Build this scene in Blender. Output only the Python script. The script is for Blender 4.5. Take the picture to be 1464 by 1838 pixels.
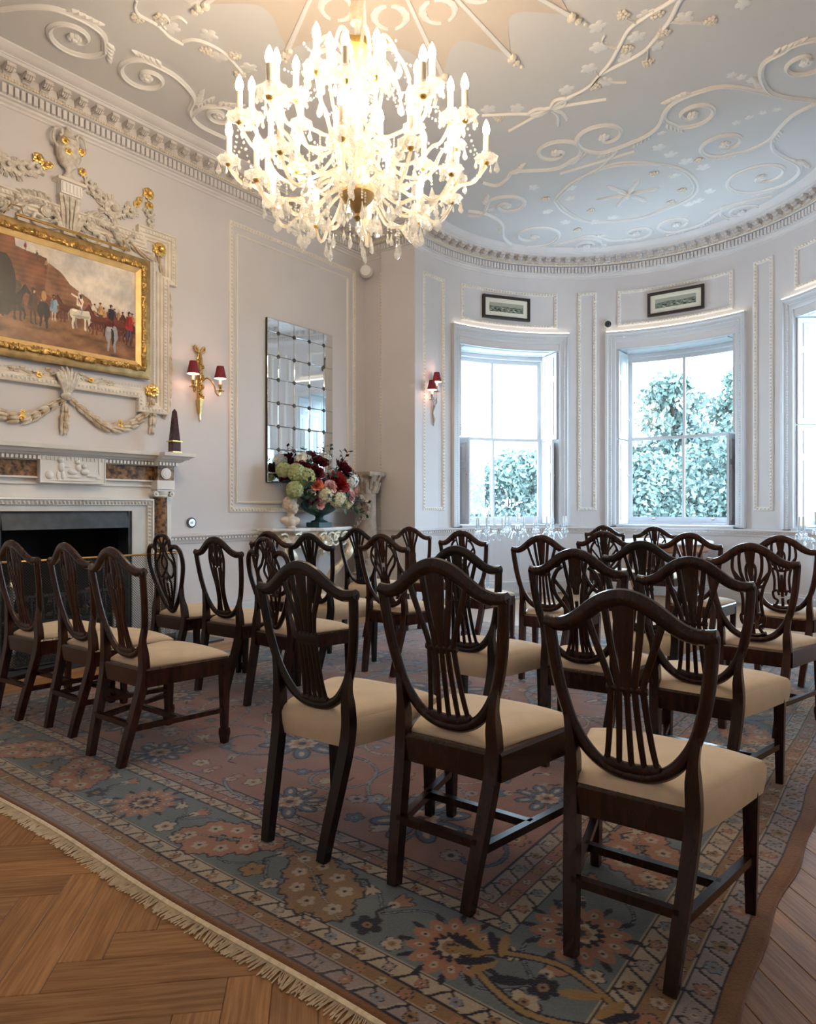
import bpy, math, random
import numpy as np
from mathutils import Vector, Matrix
for o in list(bpy.data.objects): bpy.data.objects.remove(o, do_unlink=True)
scn = bpy.context.scene
COL = scn.collection
R_ = math.radians
random.seed(7)
rng = np.random.default_rng(11)

# ------------------------------------------------------------------ camera
AZ = math.atan2(938.0, 1225.0)
cd = bpy.data.cameras.new('camera'); cam = bpy.data.objects.new('camera', cd); COL.objects.link(cam)
cd.sensor_fit = 'VERTICAL'; cd.sensor_height = 36.0; cd.lens = 36.0 * 1225 / 1838
cd.shift_y = -7.0 / 1838
cd.clip_start = 0.05; cd.clip_end = 500
cam.location = (0, 0, 1.18); cam.rotation_euler = (math.pi / 2, 0, AZ)
scn.camera = cam

# ------------------------------------------------------------------ world, daylight, exposure
BOW = (-2.65, 7.0); BR = 2.42            # centre and radius of the bow
WINS = (146.4, 91.5, 36.5); WH = 18.2    # window centres and half width, degrees
WZ0, WZ1 = 0.95, 3.40
CEIL = 4.71
XL, XR, YB, YR = -5.87, 0.57, -0.95, 6.744
w = bpy.data.worlds.new('overcast_sky'); scn.world = w; w.use_nodes = True
nt = w.node_tree; bg = nt.nodes['Background']
tc = nt.nodes.new('ShaderNodeTexCoord'); sx = nt.nodes.new('ShaderNodeSeparateXYZ'); rp = nt.nodes.new('ShaderNodeValToRGB')
nt.links.new(tc.outputs['Generated'], sx.inputs[0]); nt.links.new(sx.outputs['Z'], rp.inputs[0])
rp.color_ramp.elements[0].position = 0.0; rp.color_ramp.elements[0].color = (0.70, 0.85, 1.0, 1)
rp.color_ramp.elements[1].position = 0.9; rp.color_ramp.elements[1].color = (0.55, 0.75, 1.0, 1)
nt.links.new(rp.outputs[0], bg.inputs[0]); bg.inputs[1].default_value = 11.0
for wi, wc in enumerate(WINS):
    ld = bpy.data.lights.new('window_daylight_portal', 'AREA'); ld.shape = 'RECTANGLE'; ld.size = 1.75; ld.size_y = 2.5
    ld.cycles.is_portal = True
    lo = bpy.data.objects.new('window_daylight_portal', ld); COL.objects.link(lo)
    a = R_(wc); r = BR + 0.56
    lo.location = (BOW[0] + r * math.cos(a), BOW[1] + r * math.sin(a), (WZ0 + WZ1) / 2)
    lo.rotation_euler = (math.pi / 2, 0, a + math.pi / 2)
    lo.rotation_euler = Vector((-math.cos(a), -math.sin(a), 0)).to_track_quat('-Z', 'Y').to_euler()
scn.view_settings.view_transform = 'Standard'; scn.view_settings.look = 'None'
scn.view_settings.exposure = 0.55; scn.view_settings.gamma = 1.0; scn.view_settings.use_curve_mapping = False

# ------------------------------------------------------------------ materials
MATS = {}
def mat(name, col, rough=0.5, metal=0.0, noise=0.0, nscale=20.0, bump=0.0, bscale=60.0, spec=0.5, col2=None, emit=None, estr=0.0,
        coat=0.0, trans=0.0, sss=0.0, detail=4.0, alpha=None, stretch=None, rand=0.0):
    m = bpy.data.materials.new(name); m.use_nodes = True; n = m.node_tree.nodes; l = m.node_tree.links
    b = n['Principled BSDF']
    b.inputs['Base Color'].default_value = (*col, 1); b.inputs['Roughness'].default_value = rough
    b.inputs['Metallic'].default_value = metal; b.inputs['Specular IOR Level'].default_value = spec
    if coat: b.inputs['Coat Weight'].default_value = coat; b.inputs['Coat Roughness'].default_value = 0.12
    if trans: b.inputs['Transmission Weight'].default_value = trans
    if emit: b.inputs['Emission Color'].default_value = (*emit, 1); b.inputs['Emission Strength'].default_value = estr
    vec = None
    if noise or bump or col2:
        t = n.new('ShaderNodeTexCoord'); vec = t.outputs['Object']
        if stretch:
            mp = n.new('ShaderNodeMapping'); mp.inputs['Scale'].default_value = stretch; l.new(vec, mp.inputs[0]); vec = mp.outputs[0]
    if noise or col2:
        x = n.new('ShaderNodeTexNoise'); x.inputs['Scale'].default_value = nscale; x.inputs['Detail'].default_value = detail
        l.new(vec, x.inputs['Vector'])
        r = n.new('ShaderNodeValToRGB'); r.color_ramp.elements[0].position = 0.36; r.color_ramp.elements[1].position = 0.64
        c2 = col2 if col2 else tuple(min(1, c * (1 + noise)) for c in col)
        c1 = col if col2 else tuple(c * (1 - noise) for c in col)
        r.color_ramp.elements[0].color = (*c1, 1); r.color_ramp.elements[1].color = (*c2, 1)
        l.new(x.outputs[0], r.inputs[0]); out = r.outputs[0]
        if rand:
            oi = n.new('ShaderNodeObjectInfo'); hs = n.new('ShaderNodeHueSaturation'); mr = n.new('ShaderNodeMapRange')
            mr.inputs['To Min'].default_value = 1 - rand; mr.inputs['To Max'].default_value = 1 + rand
            l.new(oi.outputs['Random'], mr.inputs[0]); l.new(mr.outputs[0], hs.inputs['Value']); l.new(out, hs.inputs['Color']); out = hs.outputs[0]
            ad = n.new('ShaderNodeVectorMath'); ad.operation = 'ADD'; l.new(vec, ad.inputs[0])
            sc = n.new('ShaderNodeMath'); sc.operation = 'MULTIPLY'; sc.inputs[1].default_value = 37.0; l.new(oi.outputs['Random'], sc.inputs[0])
            l.new(sc.outputs[0], ad.inputs[1]); l.new(ad.outputs[0], x.inputs['Vector'])
        l.new(out, b.inputs['Base Color'])
    if bump:
        x2 = n.new('ShaderNodeTexNoise'); x2.inputs['Scale'].default_value = bscale; x2.inputs['Detail'].default_value = 3
        l.new(vec, x2.inputs['Vector'])
        bp = n.new('ShaderNodeBump'); bp.inputs['Strength'].default_value = bump; bp.inputs['Distance'].default_value = 0.01
        l.new(x2.outputs[0], bp.inputs['Height']); l.new(bp.outputs[0], b.inputs['Normal'])
    MATS[name] = m
    return m
mat('wall_paint', (0.655, 0.63, 0.645), 0.62, noise=0.02, nscale=1.5, bump=0.04, bscale=9)
mat('ceiling_paint', (0.63, 0.62, 0.625), 0.65, noise=0.025, nscale=1.2)
mat('ceiling_beige', (0.62, 0.54, 0.47), 0.65, noise=0.03, nscale=1.5)
mat('plaster_white', (0.80, 0.785, 0.775), 0.5)
mat('plaster_cream', (0.76, 0.70, 0.62), 0.5, noise=0.08, nscale=8)
mat('cornice_paint', (0.70, 0.675, 0.68), 0.55, noise=0.04, nscale=3)
mat('modillion_paint', (0.62, 0.57, 0.545), 0.55, noise=0.12, nscale=30)
mat('bead_gilt', (0.78, 0.69, 0.56), 0.45)
mat('woodwork_white', (0.60, 0.605, 0.63), 0.38)
mat('stucco', (0.52, 0.46, 0.39), 0.5, col2=(0.74, 0.70, 0.64), nscale=26, bump=0.3, bscale=70)
mat('stucco_tan', (0.50, 0.37, 0.24), 0.5, col2=(0.74, 0.67, 0.58), nscale=14)
mat('gilt', (0.90, 0.60, 0.20), 0.30, 1.0, noise=0.12, nscale=25, bump=0.15, bscale=50)
mat('gilt_frame', (0.46, 0.28, 0.09), 0.36, 0.85, noise=0.25, nscale=30, bump=0.6, bscale=60)
mat('gilt_slip', (0.95, 0.66, 0.30), 0.5, 0.75, noise=0.08, nscale=10)
mat('gilt_old', (0.40, 0.27, 0.12), 0.45, 0.7, noise=0.2, nscale=12)
mat('brass', (0.72, 0.46, 0.17), 0.25, 1.0, noise=0.1, nscale=40)
mat('silvered', (0.55, 0.50, 0.45), 0.3, 0.9, noise=0.15, nscale=40)
mat('iron_black', (0.012, 0.012, 0.014), 0.5, 0.3)
mat('iron_blue', (0.06, 0.068, 0.08), 0.42, 0.5, noise=0.2, nscale=9)
mat('soot', (0.006, 0.006, 0.006), 0.9)
mat('slate', (0.035, 0.04, 0.05), 0.4, noise=0.1)
mat('coal', (0.02, 0.018, 0.018), 0.45, noise=0.3, nscale=30)
mat('terracotta', (0.28, 0.13, 0.08), 0.7, noise=0.2)
mat('mahogany', (0.024, 0.0078, 0.005), 0.26, noise=0.3, nscale=14, stretch=(3, 3, 0.6), coat=0.12, spec=0.38)
mat('mahogany_red', (0.040, 0.0115, 0.0065), 0.24, noise=0.3, nscale=14, stretch=(3, 3, 0.6), coat=0.15, spec=0.42)
mat('mahogany_black', (0.012, 0.0065, 0.0055), 0.27, noise=0.25, nscale=14, stretch=(3, 3, 0.6), coat=0.1, spec=0.38)
mat('seat_fabric', (0.70, 0.57, 0.415), 0.8, noise=0.04, nscale=12, bump=0.12, bscale=300)
mat('marble_white', (0.80, 0.78, 0.755), 0.28, noise=0.05, nscale=4)
mat('marble_grey', (0.66, 0.655, 0.65), 0.3, noise=0.08, nscale=5)
mat('marble_brown', (0.055, 0.032, 0.024), 0.2, col2=(0.36, 0.20, 0.10), nscale=24, detail=8)
mat('porphyry', (0.055, 0.016, 0.018), 0.14, noise=0.4, nscale=60)
mat('stone_bust', (0.62, 0.52, 0.42), 0.7, noise=0.15, nscale=16, bump=0.3, bscale=50)
mat('stone_column', (0.40, 0.335, 0.28), 0.65, noise=0.2, nscale=9, bump=0.3, bscale=40)
mat('urn_green', (0.018, 0.06, 0.065), 0.45, noise=0.35, nscale=12)
mat('console_silver', (0.66, 0.59, 0.47), 0.42, 0.35, noise=0.2, nscale=14, bump=0.3)
mat('table_wood', (0.30, 0.14, 0.08), 0.35, noise=0.2, nscale=8)
mat('shade_red', (0.19, 0.012, 0.022), 0.7, noise=0.15, nscale=60, stretch=(1, 1, 0.05))
mat('shade_lining', (0.95, 0.75, 0.7), 0.7, emit=(1.0, 0.62, 0.5), estr=2.2)
mat('candle_ivory', (0.86, 0.78, 0.62), 0.5)
mat('candle_white', (0.86, 0.86, 0.84), 0.5)
mat('bulb', (1, 0.9, 0.75), 0.3, emit=(1.0, 0.80, 0.56), estr=125.0)
mat('bulb_small', (1, 0.8, 0.6), 0.3, emit=(1.0, 0.70, 0.45), estr=42.0)
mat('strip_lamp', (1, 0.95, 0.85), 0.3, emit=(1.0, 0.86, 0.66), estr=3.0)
mat('print_frame', (0.022, 0.013, 0.012), 0.35, noise=0.2)
mat('mount_paper', (0.80, 0.78, 0.68), 0.8)
mat('plastic_white', (0.80, 0.79, 0.78), 0.4)
mat('plastic_black', (0.012, 0.012, 0.014), 0.3)
mat('silk_sleeve', (0.55, 0.43, 0.33), 0.6, noise=0.15, nscale=30)
mat('fringe_wool', (0.74, 0.64, 0.48), 0.9, noise=0.12, nscale=60)
mat('rug_back', (0.25, 0.12, 0.06), 0.95)
mat('oak', (0.235, 0.108, 0.041), 0.44, spec=0.30, col2=(0.38, 0.20, 0.088), nscale=7.0, stretch=(0.8, 14, 14), bump=0.10, bscale=30, rand=0.20, detail=6)
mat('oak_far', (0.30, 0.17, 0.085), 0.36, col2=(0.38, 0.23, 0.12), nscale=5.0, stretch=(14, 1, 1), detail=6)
mat('grass', (0.05, 0.07, 0.05), 0.9, noise=0.3, nscale=0.6)
mat('bark', (0.05, 0.035, 0.025), 0.9, noise=0.3, nscale=4)
mat('tree_leaf', (0.16, 0.225, 0.205), 0.7, col2=(0.23, 0.31, 0.275), nscale=1.2, rand=0.15)
mat('hedge_leaf', (0.18, 0.245, 0.225), 0.7, col2=(0.25, 0.33, 0.295), nscale=1.5, rand=0.12)
mat('conifer_leaf', (0.05, 0.085, 0.08), 0.7, col2=(0.085, 0.13, 0.12), nscale=1.5)
for nme, c in dict(petal_burgundy=(0.115, 0.004, 0.015), petal_red=(0.30, 0.008, 0.014), petal_white=(0.80, 0.80, 0.74), petal_green=(0.40, 0.45, 0.22),
                   petal_cream=(0.72, 0.70, 0.50), petal_coral=(0.78, 0.25, 0.14), petal_pink=(0.74, 0.43, 0.42), petal_magenta=(0.22, 0.008, 0.08),
                   leaf_dark=(0.012, 0.035, 0.022), leaf_grey=(0.16, 0.22, 0.19), leaf_ivy=(0.03, 0.085, 0.045), leaf_plum=(0.06, 0.018, 0.025), stamen=(0.5, 0.28, 0.05)).items():
    mat(nme, c, 0.6, noise=0.2, nscale=25)

def custom(name):
    m = bpy.data.materials.new(name); m.use_nodes = True; m.node_tree.nodes.clear(); MATS[name] = m
    return m, m.node_tree.nodes, m.node_tree.links
# clear pane: mostly see-through, a little reflection
m, n, l = custom('window_glass')
o = n.new('ShaderNodeOutputMaterial'); t = n.new('ShaderNodeBsdfTransparent'); g = n.new('ShaderNodeBsdfGlossy'); x = n.new('ShaderNodeMixShader')
g.inputs['Roughness'].default_value = 0.03; t.inputs[0].default_value = (0.93, 0.98, 0.985, 1); x.inputs[0].default_value = 0.05
l.new(t.outputs[0], x.inputs[1]); l.new(g.outputs[0], x.inputs[2]); l.new(x.outputs[0], o.inputs[0])
def crystal(name, fac_t, tint, rough, dif):
    m, n, l = custom(name)
    o = n.new('ShaderNodeOutputMaterial'); t = n.new('ShaderNodeBsdfTransparent'); g = n.new('ShaderNodeBsdfGlossy'); x = n.new('ShaderNodeMixShader')
    tl = n.new('ShaderNodeBsdfTranslucent'); y = n.new('ShaderNodeMixShader'); f = n.new('ShaderNodeLayerWeight'); f.inputs[0].default_value = 0.35
    g.inputs['Roughness'].default_value = rough; t.inputs[0].default_value = (*tint, 1)
    tl.inputs[0].default_value = (0.95, 0.93, 0.88, 1)
    mr = n.new('ShaderNodeMapRange'); mr.inputs['To Min'].default_value = 1 - fac_t; mr.inputs['To Max'].default_value = 0.85
    l.new(f.outputs['Facing'], mr.inputs[0]); l.new(mr.outputs[0], x.inputs[0])
    l.new(t.outputs[0], x.inputs[1]); l.new(g.outputs[0], x.inputs[2]); l.new(x.outputs[0], y.inputs[1]); l.new(tl.outputs[0], y.inputs[2])
    y.inputs[0].default_value = dif; l.new(y.outputs[0], o.inputs[0])
crystal('crystal', 0.72, (0.97, 0.98, 0.99), 0.04, 0.22)
crystal('crystal_arm', 0.75, (0.99, 0.97, 0.93), 0.08, 0.38)
crystal('crystal_stand', 0.88, (0.93, 0.97, 1.0), 0.03, 0.04)
# mirror plates, slightly foxed
m = mat('mirror_plate', (0.80, 0.84, 0.86), 0.03, 1.0)
m = mat('mirror_edge', (0.10, 0.095, 0.085), 0.4, 0.8)
# woven guard mesh: holes by a fine grid
m, n, l = custom('guard_mesh')
o = n.new('ShaderNodeOutputMaterial'); t = n.new('ShaderNodeBsdfTransparent'); b = n.new('ShaderNodeBsdfPrincipled'); x = n.new('ShaderNodeMixShader')
b.inputs['Base Color'].default_value = (0.05, 0.045, 0.04, 1); b.inputs['Metallic'].default_value = 0.6; b.inputs['Roughness'].default_value = 0.4
c = n.new('ShaderNodeTexCoord'); wv = n.new('ShaderNodeTexWave'); wv.wave_type = 'BANDS'; wv.bands_direction = 'DIAGONAL'; wv.inputs['Scale'].default_value = 30
w2 = n.new('ShaderNodeTexWave'); w2.bands_direction = 'DIAGONAL'; w2.inputs['Scale'].default_value = 30
mp = n.new('ShaderNodeMapping'); mp.inputs['Scale'].default_value = (1, -1, 1); l.new(c.outputs['Object'], mp.inputs[0]); l.new(mp.outputs[0], w2.inputs[0]); l.new(c.outputs['Object'], wv.inputs[0])
mx = n.new('ShaderNodeMath'); mx.operation = 'MAXIMUM'; l.new(wv.outputs['Fac'], mx.inputs[0]); l.new(w2.outputs['Fac'], mx.inputs[1])
gt = n.new('ShaderNodeMath'); gt.operation = 'GREATER_THAN'; gt.inputs[1].default_value = 0.86; l.new(mx.outputs[0], gt.inputs[0])
l.new(gt.outputs[0], x.inputs[0]); l.new(t.outputs[0], x.inputs[1]); l.new(b.outputs[0], x.inputs[2]); l.new(x.outputs[0], o.inputs[0])
def vcol_mat(name, rough, bump=0.0, nz=0.0, nscale=300, sheen=0.0):
    m = bpy.data.materials.new(name); m.use_nodes = True; n = m.node_tree.nodes; l = m.node_tree.links; b = n['Principled BSDF']
    a = n.new('ShaderNodeAttribute'); a.attribute_name = 'Col'; b.inputs['Roughness'].default_value = rough
    out = a.outputs['Color']
    if nz:
        t = n.new('ShaderNodeTexCoord'); x = n.new('ShaderNodeTexNoise'); x.inputs['Scale'].default_value = nscale; x.inputs['Detail'].default_value = 4
        l.new(t.outputs['Object'], x.inputs['Vector']); mr = n.new('ShaderNodeMapRange'); mr.inputs['To Min'].default_value = 1 - nz; mr.inputs['To Max'].default_value = 1 + nz
        l.new(x.outputs[0], mr.inputs[0]); hs = n.new('ShaderNodeHueSaturation'); l.new(mr.outputs[0], hs.inputs['Value']); l.new(out, hs.inputs['Color']); out = hs.outputs[0]
        if bump:
            bp = n.new('ShaderNodeBump'); bp.inputs['Strength'].default_value = bump; bp.inputs['Distance'].default_value = 0.004
            l.new(x.outputs[0], bp.inputs['Height']); l.new(bp.outputs[0], b.inputs['Normal'])
    l.new(out, b.inputs['Base Color'])
    if sheen: b.inputs['Sheen Weight'].default_value = sheen; b.inputs['Sheen Roughness'].default_value = 0.35
    b.inputs['Specular IOR Level'].default_value = 0.15 if rough > 0.7 else 0.5
    MATS[name] = m
vcol_mat('rug_pile', 0.85, 0.5, 0.22, 160, 0.5)
vcol_mat('oil_painting', 0.35, 0.15, 0.12, 40)
vcol_mat('engraving', 0.8, 0.0, 0.25, 90)

# ------------------------------------------------------------------ mesh helpers
class MB:
    def __init__(s): s.v = []; s.f = []
    def add(s, vs, fs):
        b = len(s.v); s.v.extend(tuple(p) for p in vs); s.f.extend(tuple(b + i for i in f) for f in fs); return s
    def box(s, x0, x1, y0, y1, z0, z1, M=None):
        vs = [(x0, y0, z0), (x1, y0, z0), (x1, y1, z0), (x0, y1, z0), (x0, y0, z1), (x1, y0, z1), (x1, y1, z1), (x0, y1, z1)]
        if M is not None: vs = [M @ Vector(p) for p in vs]
        return s.add(vs, [(0, 3, 2, 1), (4, 5, 6, 7), (0, 1, 5, 4), (1, 2, 6, 5), (2, 3, 7, 6), (3, 0, 4, 7)])
    def mbox(s, mp, s0, s1, t0, t1, z0, z1, n=1):
        for i in range(n):
            a = s0 + (s1 - s0) * i / n; b = s0 + (s1 - s0) * (i + 1) / n
            vs = [mp(a, t0, z0), mp(b, t0, z0), mp(b, t1, z0), mp(a, t1, z0), mp(a, t0, z1), mp(b, t0, z1), mp(b, t1, z1), mp(a, t1, z1)]
            fs = [(0, 3, 2, 1), (4, 5, 6, 7), (0, 1, 5, 4), (2, 3, 7, 6)]
            if i == 0: fs.append((3, 0, 4, 7))
            if i == n - 1: fs.append((1, 2, 6, 5))
            s.add(vs, fs)
        return s
    def tube(s, path, rad, n=8, closed=False, caps=True, flat=1.0, up=None, sq=False):
        P = [Vector(p) for p in path]; N = len(P)
        if not hasattr(rad, '__len__'): rad = [rad] * N
        T = []
        for i in range(N):
            a = P[(i - 1) % N] if (closed or i > 0) else P[i]; b = P[(i + 1) % N] if (closed or i < N - 1) else P[i]
            d = b - a; T.append(d.normalized() if d.length > 1e-9 else Vector((0, 0, 1)))
        u = Vector(up) if up is not None else (Vector((0, 0, 1)) if abs(T[0].z) < 0.9 else Vector((1, 0, 0)))
        vs = []; k0 = math.pi / n if sq else 0
        for i in range(N):
            if up is not None: u = Vector(up)
            nx = (u - T[i] * u.dot(T[i]));
            if nx.length < 1e-6: nx = T[i].orthogonal()
            nx.normalize(); u = nx; by = T[i].cross(nx)
            for k in range(n):
                a = 2 * math.pi * k / n + k0
                vs.append(P[i] + nx * (math.cos(a) * rad[i] * flat) + by * (math.sin(a) * rad[i]))
        fs = []
        for i in range(N if closed else N - 1):
            j = (i + 1) % N
            for k in range(n):
                q = (k + 1) % n; fs.append((i * n + k, i * n + q, j * n + q, j * n + k))
        if caps and not closed: fs.append(tuple(range(n - 1, -1, -1))); fs.append(tuple((N - 1) * n + k for k in range(n)))
        return s.add(vs, fs)
    def strip(s, path, wid, dep, nrm):
        """flat rectangular bar along path; width in the plane, depth along nrm (vector or list)"""
        P = [Vector(p) for p in path]; N = len(P)
        if not hasattr(wid, '__len__'): wid = [wid] * N
        if not hasattr(dep, '__len__'): dep = [dep] * N
        nn = Vector(nrm).normalized(); vs = []
        for i in range(N):
            d = (P[min(i + 1, N - 1)] - P[max(i - 1, 0)]).normalized(); b = d.cross(nn).normalized()
            w2 = wid[i] / 2; h = dep[i] / 2; c = 0.35
            for (p, q) in ((-1, -c), (-1, c), (-c, 1), (c, 1), (1, c), (1, -c), (c, -1), (-c, -1)):
                vs.append(P[i] + b * (p * w2) + nn * (q * h))
        fs = []
        for i in range(N - 1):
            for k in range(8):
                q = (k + 1) % 8; fs.append((i * 8 + k, i * 8 + q, i * 8 + 8 + q, i * 8 + 8 + k))
        fs.append(tuple(range(7, -1, -1))); fs.append(tuple((N - 1) * 8 + k for k in range(8)))
        return s.add(vs, fs)
    def lathe(s, prof, n=16, c=(0, 0, 0), flute=0, fl=0.0, sx=1.0, sy=1.0):
        vs = []; N = len(prof)
        for (r, z) in prof:
            for k in range(n):
                a = 2 * math.pi * k / n; rr = r * (1 + (fl * (abs(math.sin(flute * a / 2)) - 0.5) if flute else 0))
                vs.append((c[0] + sx * rr * math.cos(a), c[1] + sy * rr * math.sin(a), c[2] + z))
        fs = [(i * n + k, i * n + (k + 1) % n, (i + 1) * n + (k + 1) % n, (i + 1) * n + k) for i in range(N - 1) for k in range(n)]
        fs.append(tuple(range(n - 1, -1, -1))); fs.append(tuple((N - 1) * n + k for k in range(n)))
        return s.add(vs, fs)
    def ball(s, c, r, nu=8, nv=5, sc=(1, 1, 1), M=None):
        vs = [(0, 0, -1)]; 
        for j in range(1, nv):
            t = math.pi * j / nv - math.pi / 2
            for k in range(nu):
                a = 2 * math.pi * k / nu; vs.append((math.cos(t) * math.cos(a), math.cos(t) * math.sin(a), math.sin(t)))
        vs.append((0, 0, 1)); L = len(vs) - 1; fs = []
        for k in range(nu):
            q = (k + 1) % nu; fs.append((0, 1 + q, 1 + k)); fs.append((L, L - nu + k, L - nu + q))
            for j in range(nv - 2):
                b = 1 + j * nu; fs.append((b + k, b + q, b + nu + q, b + nu + k))
        out = []
        for p in vs:
            v = Vector((p[0] * r * sc[0], p[1] * r * sc[1], p[2] * r * sc[2]))
            if M is not None: v = M @ v
            out.append(v + Vector(c))
        return s.add(out, fs)
    def prism(s, poly, mp, t0, t1):
        n = len(poly); vs = [mp(a, t0, z) for a, z in poly] + [mp(a, t1, z) for a, z in poly]
        return s.add(vs, [tuple(range(n - 1, -1, -1)), tuple(range(n, 2 * n))] + [(i, (i + 1) % n, n + (i + 1) % n, n + i) for i in range(n)])
    def mesh(s, name, m=None, smooth=True, ang=38):
        me = bpy.data.meshes.new(name); me.from_pydata(s.v, [], s.f); me.update()
        if m: me.materials.append(MATS[m])
        if smooth and len(me.polygons):
            me.polygons.foreach_set('use_smooth', [True] * len(me.polygons)); me.set_sharp_from_angle(angle=R_(ang))
        return me
    def build(s, name, m, parent=None, smooth=True, ang=38, loc=None, rot=None):
        return link(name, s.mesh(name, m, smooth, ang), parent, loc, rot)
def link(name, data, parent=None, loc=None, rot=None):
    o = bpy.data.objects.new(name, data); COL.objects.link(o)
    if parent: o.parent = parent
    if loc: o.location = loc
    if rot: o.rotation_euler = rot
    return o
def thing(name, label, cat, loc=(0, 0, 0), rz=0.0, group=None):
    o = bpy.data.objects.new(name, None); COL.objects.link(o); o.location = loc; o.rotation_euler = (0, 0, rz)
    o.empty_display_size = 0.1; return tag(o, label, cat, group)
def tag(o, label, cat, group=None):
    o['label'] = label; o['category'] = cat
    if group: o['group'] = group
    return o
def struct(o, label=None):
    o['kind'] = 'structure'
    if label: o['label'] = label
    return o
def stuff(o): o['kind'] = 'stuff'; return o
def crv(pts, n=6):
    """Catmull-Rom through points (any dimension)"""
    P = [np.array(p, float) for p in pts]; out = []
    for i in range(len(P) - 1):
        a = P[max(i - 1, 0)]; b = P[i]; c = P[i + 1]; d = P[min(i + 2, len(P) - 1)]
        for k in range(n):
            t = k / n; out.append(0.5 * ((2 * b) + (c - a) * t + (2 * a - 5 * b + 4 * c - d) * t * t + (3 * b - a - 3 * c + d) * t ** 3))
    out.append(P[-1]); return [tuple(float(q) for q in p) for p in out]
def wl(s, t, z): return (XL + t, s, z)                      # left wall: s along Y, t into the room
def wr(s, t, z): return (s, YR - t, z)                      # return beside the bow: s along X
def wb(deg, t, z):                                          # bow wall: s in degrees, t into the room
    a = R_(deg); return (BOW[0] + (BR - t) * math.cos(a), BOW[1] + (BR - t) * math.sin(a), z)
def frame(mb, mp, s0, s1, z0, z1, prof, ks=1.0, n=1):
    """mitred rectangular moulding. prof: (inset, height) ; ks = s-units per metre"""
    rings = []
    for (a, t) in prof:
        A = a * ks; S0, S1 = (s0 + A, s1 - A) if s1 > s0 else (s0 - A, s1 + A); r = []
        for i in range(n): r.append((S0 + (S1 - S0) * i / n, t, z0 + a))
        r.append((S1, t, z0 + a)) ; r.append((S1, t, z1 - a))
        for i in range(1, n): r.append((S1 + (S0 - S1) * i / n, t, z1 - a))
        r.append((S0, t, z1 - a)); rings.append(r)
    m = len(rings[0]); vs = [mp(*p) for r in rings for p in r]; fs = []
    for i in range(len(prof) - 1):
        for k in range(m):
            q = (k + 1) % m; fs.append((i * m + k, i * m + q, (i + 1) * m + q, (i + 1) * m + k))
    return mb.add(vs, fs)
def beads(mb, mp, s0, s1, z0, z1, inset, t, step, r, ks=1.0):
    """row of small cut beads round a rectangle"""
    A = inset * ks; sg = 1 if s1 > s0 else -1; S0, S1, Z0, Z1 = s0 + sg * A, s1 - sg * A, z0 + inset, z1 - inset
    L = abs(S1 - S0) / ks
    def bead(s, z, hor):
        a, b = (0.36 * step, r) if hor else (r, 0.36 * step)
        mb.add([mp(s - a * ks, t, z - b), mp(s + a * ks, t, z - b), mp(s + a * ks, t, z + b), mp(s - a * ks, t, z + b), mp(s, t + r * 1.1, z)],
               [(0, 1, 4), (1, 2, 4), (2, 3, 4), (3, 0, 4)])
    k = max(2, int(L / step))
    for i in range(k):
        s = S0 + (S1 - S0) * (i + .5) / k; bead(s, Z0, True); bead(s, Z1, True)
    k = max(2, int((Z1 - Z0) / step))
    for i in range(k):
        z = Z0 + (Z1 - Z0) * (i + .5) / k; bead(S0, z, False); bead(S1, z, False)
    return mb
# ------------------------------------------------------------------ the room shell
A0, A1 = 186.07, -6.07
def arc(a0, a1, n, r=BR): return [(BOW[0] + r * math.cos(R_(a0 + (a1 - a0) * i / n)), BOW[1] + r * math.sin(R_(a0 + (a1 - a0) * i / n))) for i in range(n + 1)]
def sweep(prof, path, mb=None):
    """prof: (t into room, z); path: plan points with the room on the right hand"""
    mb = mb or MB(); P = [Vector(p) for p in path]; N = len(P); vs = []
    for i in range(N):
        d0 = (P[i] - P[i - 1]).normalized() if i else (P[1] - P[0]).normalized()
        d1 = (P[i + 1] - P[i]).normalized() if i < N - 1 else d0
        n0 = Vector((d0.y, -d0.x)); n1 = Vector((d1.y, -d1.x)); m = (n0 + n1).normalized(); k = 1.0 / max(0.3, m.dot(n0))
        for (t, z) in prof: q = P[i] + m * (t * k); vs.append((q.x, q.y, z))
    M = len(prof); fs = [(i * M + j, (i + 1) * M + j, (i + 1) * M + j + 1, i * M + j + 1) for i in range(N - 1) for j in range(M - 1)]
    return mb.add(vs, fs)
floor_poly = [(XL, YB), (XR, YB), (XR, YR)] + [p for p in reversed(arc(A0, A1, 40))] + [(XL, YR)]
def slab(poly, z0, z1):
    n = len(poly); return MB().add([(x, y, z0) for x, y in poly] + [(x, y, z1) for x, y in poly],
        [tuple(range(n - 1, -1, -1)), tuple(range(n, 2 * n))] + [(i, (i + 1) % n, n + (i + 1) % n, n + i) for i in range(n)])
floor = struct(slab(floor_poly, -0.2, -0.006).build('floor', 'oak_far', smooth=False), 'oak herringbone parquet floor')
ceil_poly = [(XL - .5, YB - .3), (XR + .3, YB - .3), (XR + .3, YR)] + [p for p in reversed(arc(A0, A1, 40, BR + 0.5))] + [(XL - .5, YR)]
ceiling = struct(slab(ceil_poly, CEIL, CEIL + 0.25).build('ceiling', 'ceiling_paint', smooth=False), 'pale grey ceiling with raised plaster scrollwork')
FY = 2.83; FH = 0.56   # fireplace centre and half opening
mb = MB(); mb.box(XL - .5, XL, YB - .3, FY - FH - .12, -.2, CEIL); mb.box(XL - .5, XL, FY + FH + .12, YR + .5, -.2, CEIL); mb.box(XL - .5, XL, FY - FH - .12, FY + FH + .12, 1.25, CEIL)
wall_left = struct(mb.build('wall_left', 'wall_paint', smooth=False), 'pale lilac grey panelled wall with the fireplace')
xe = BOW[0] + BR * math.cos(R_(A0))
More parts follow.
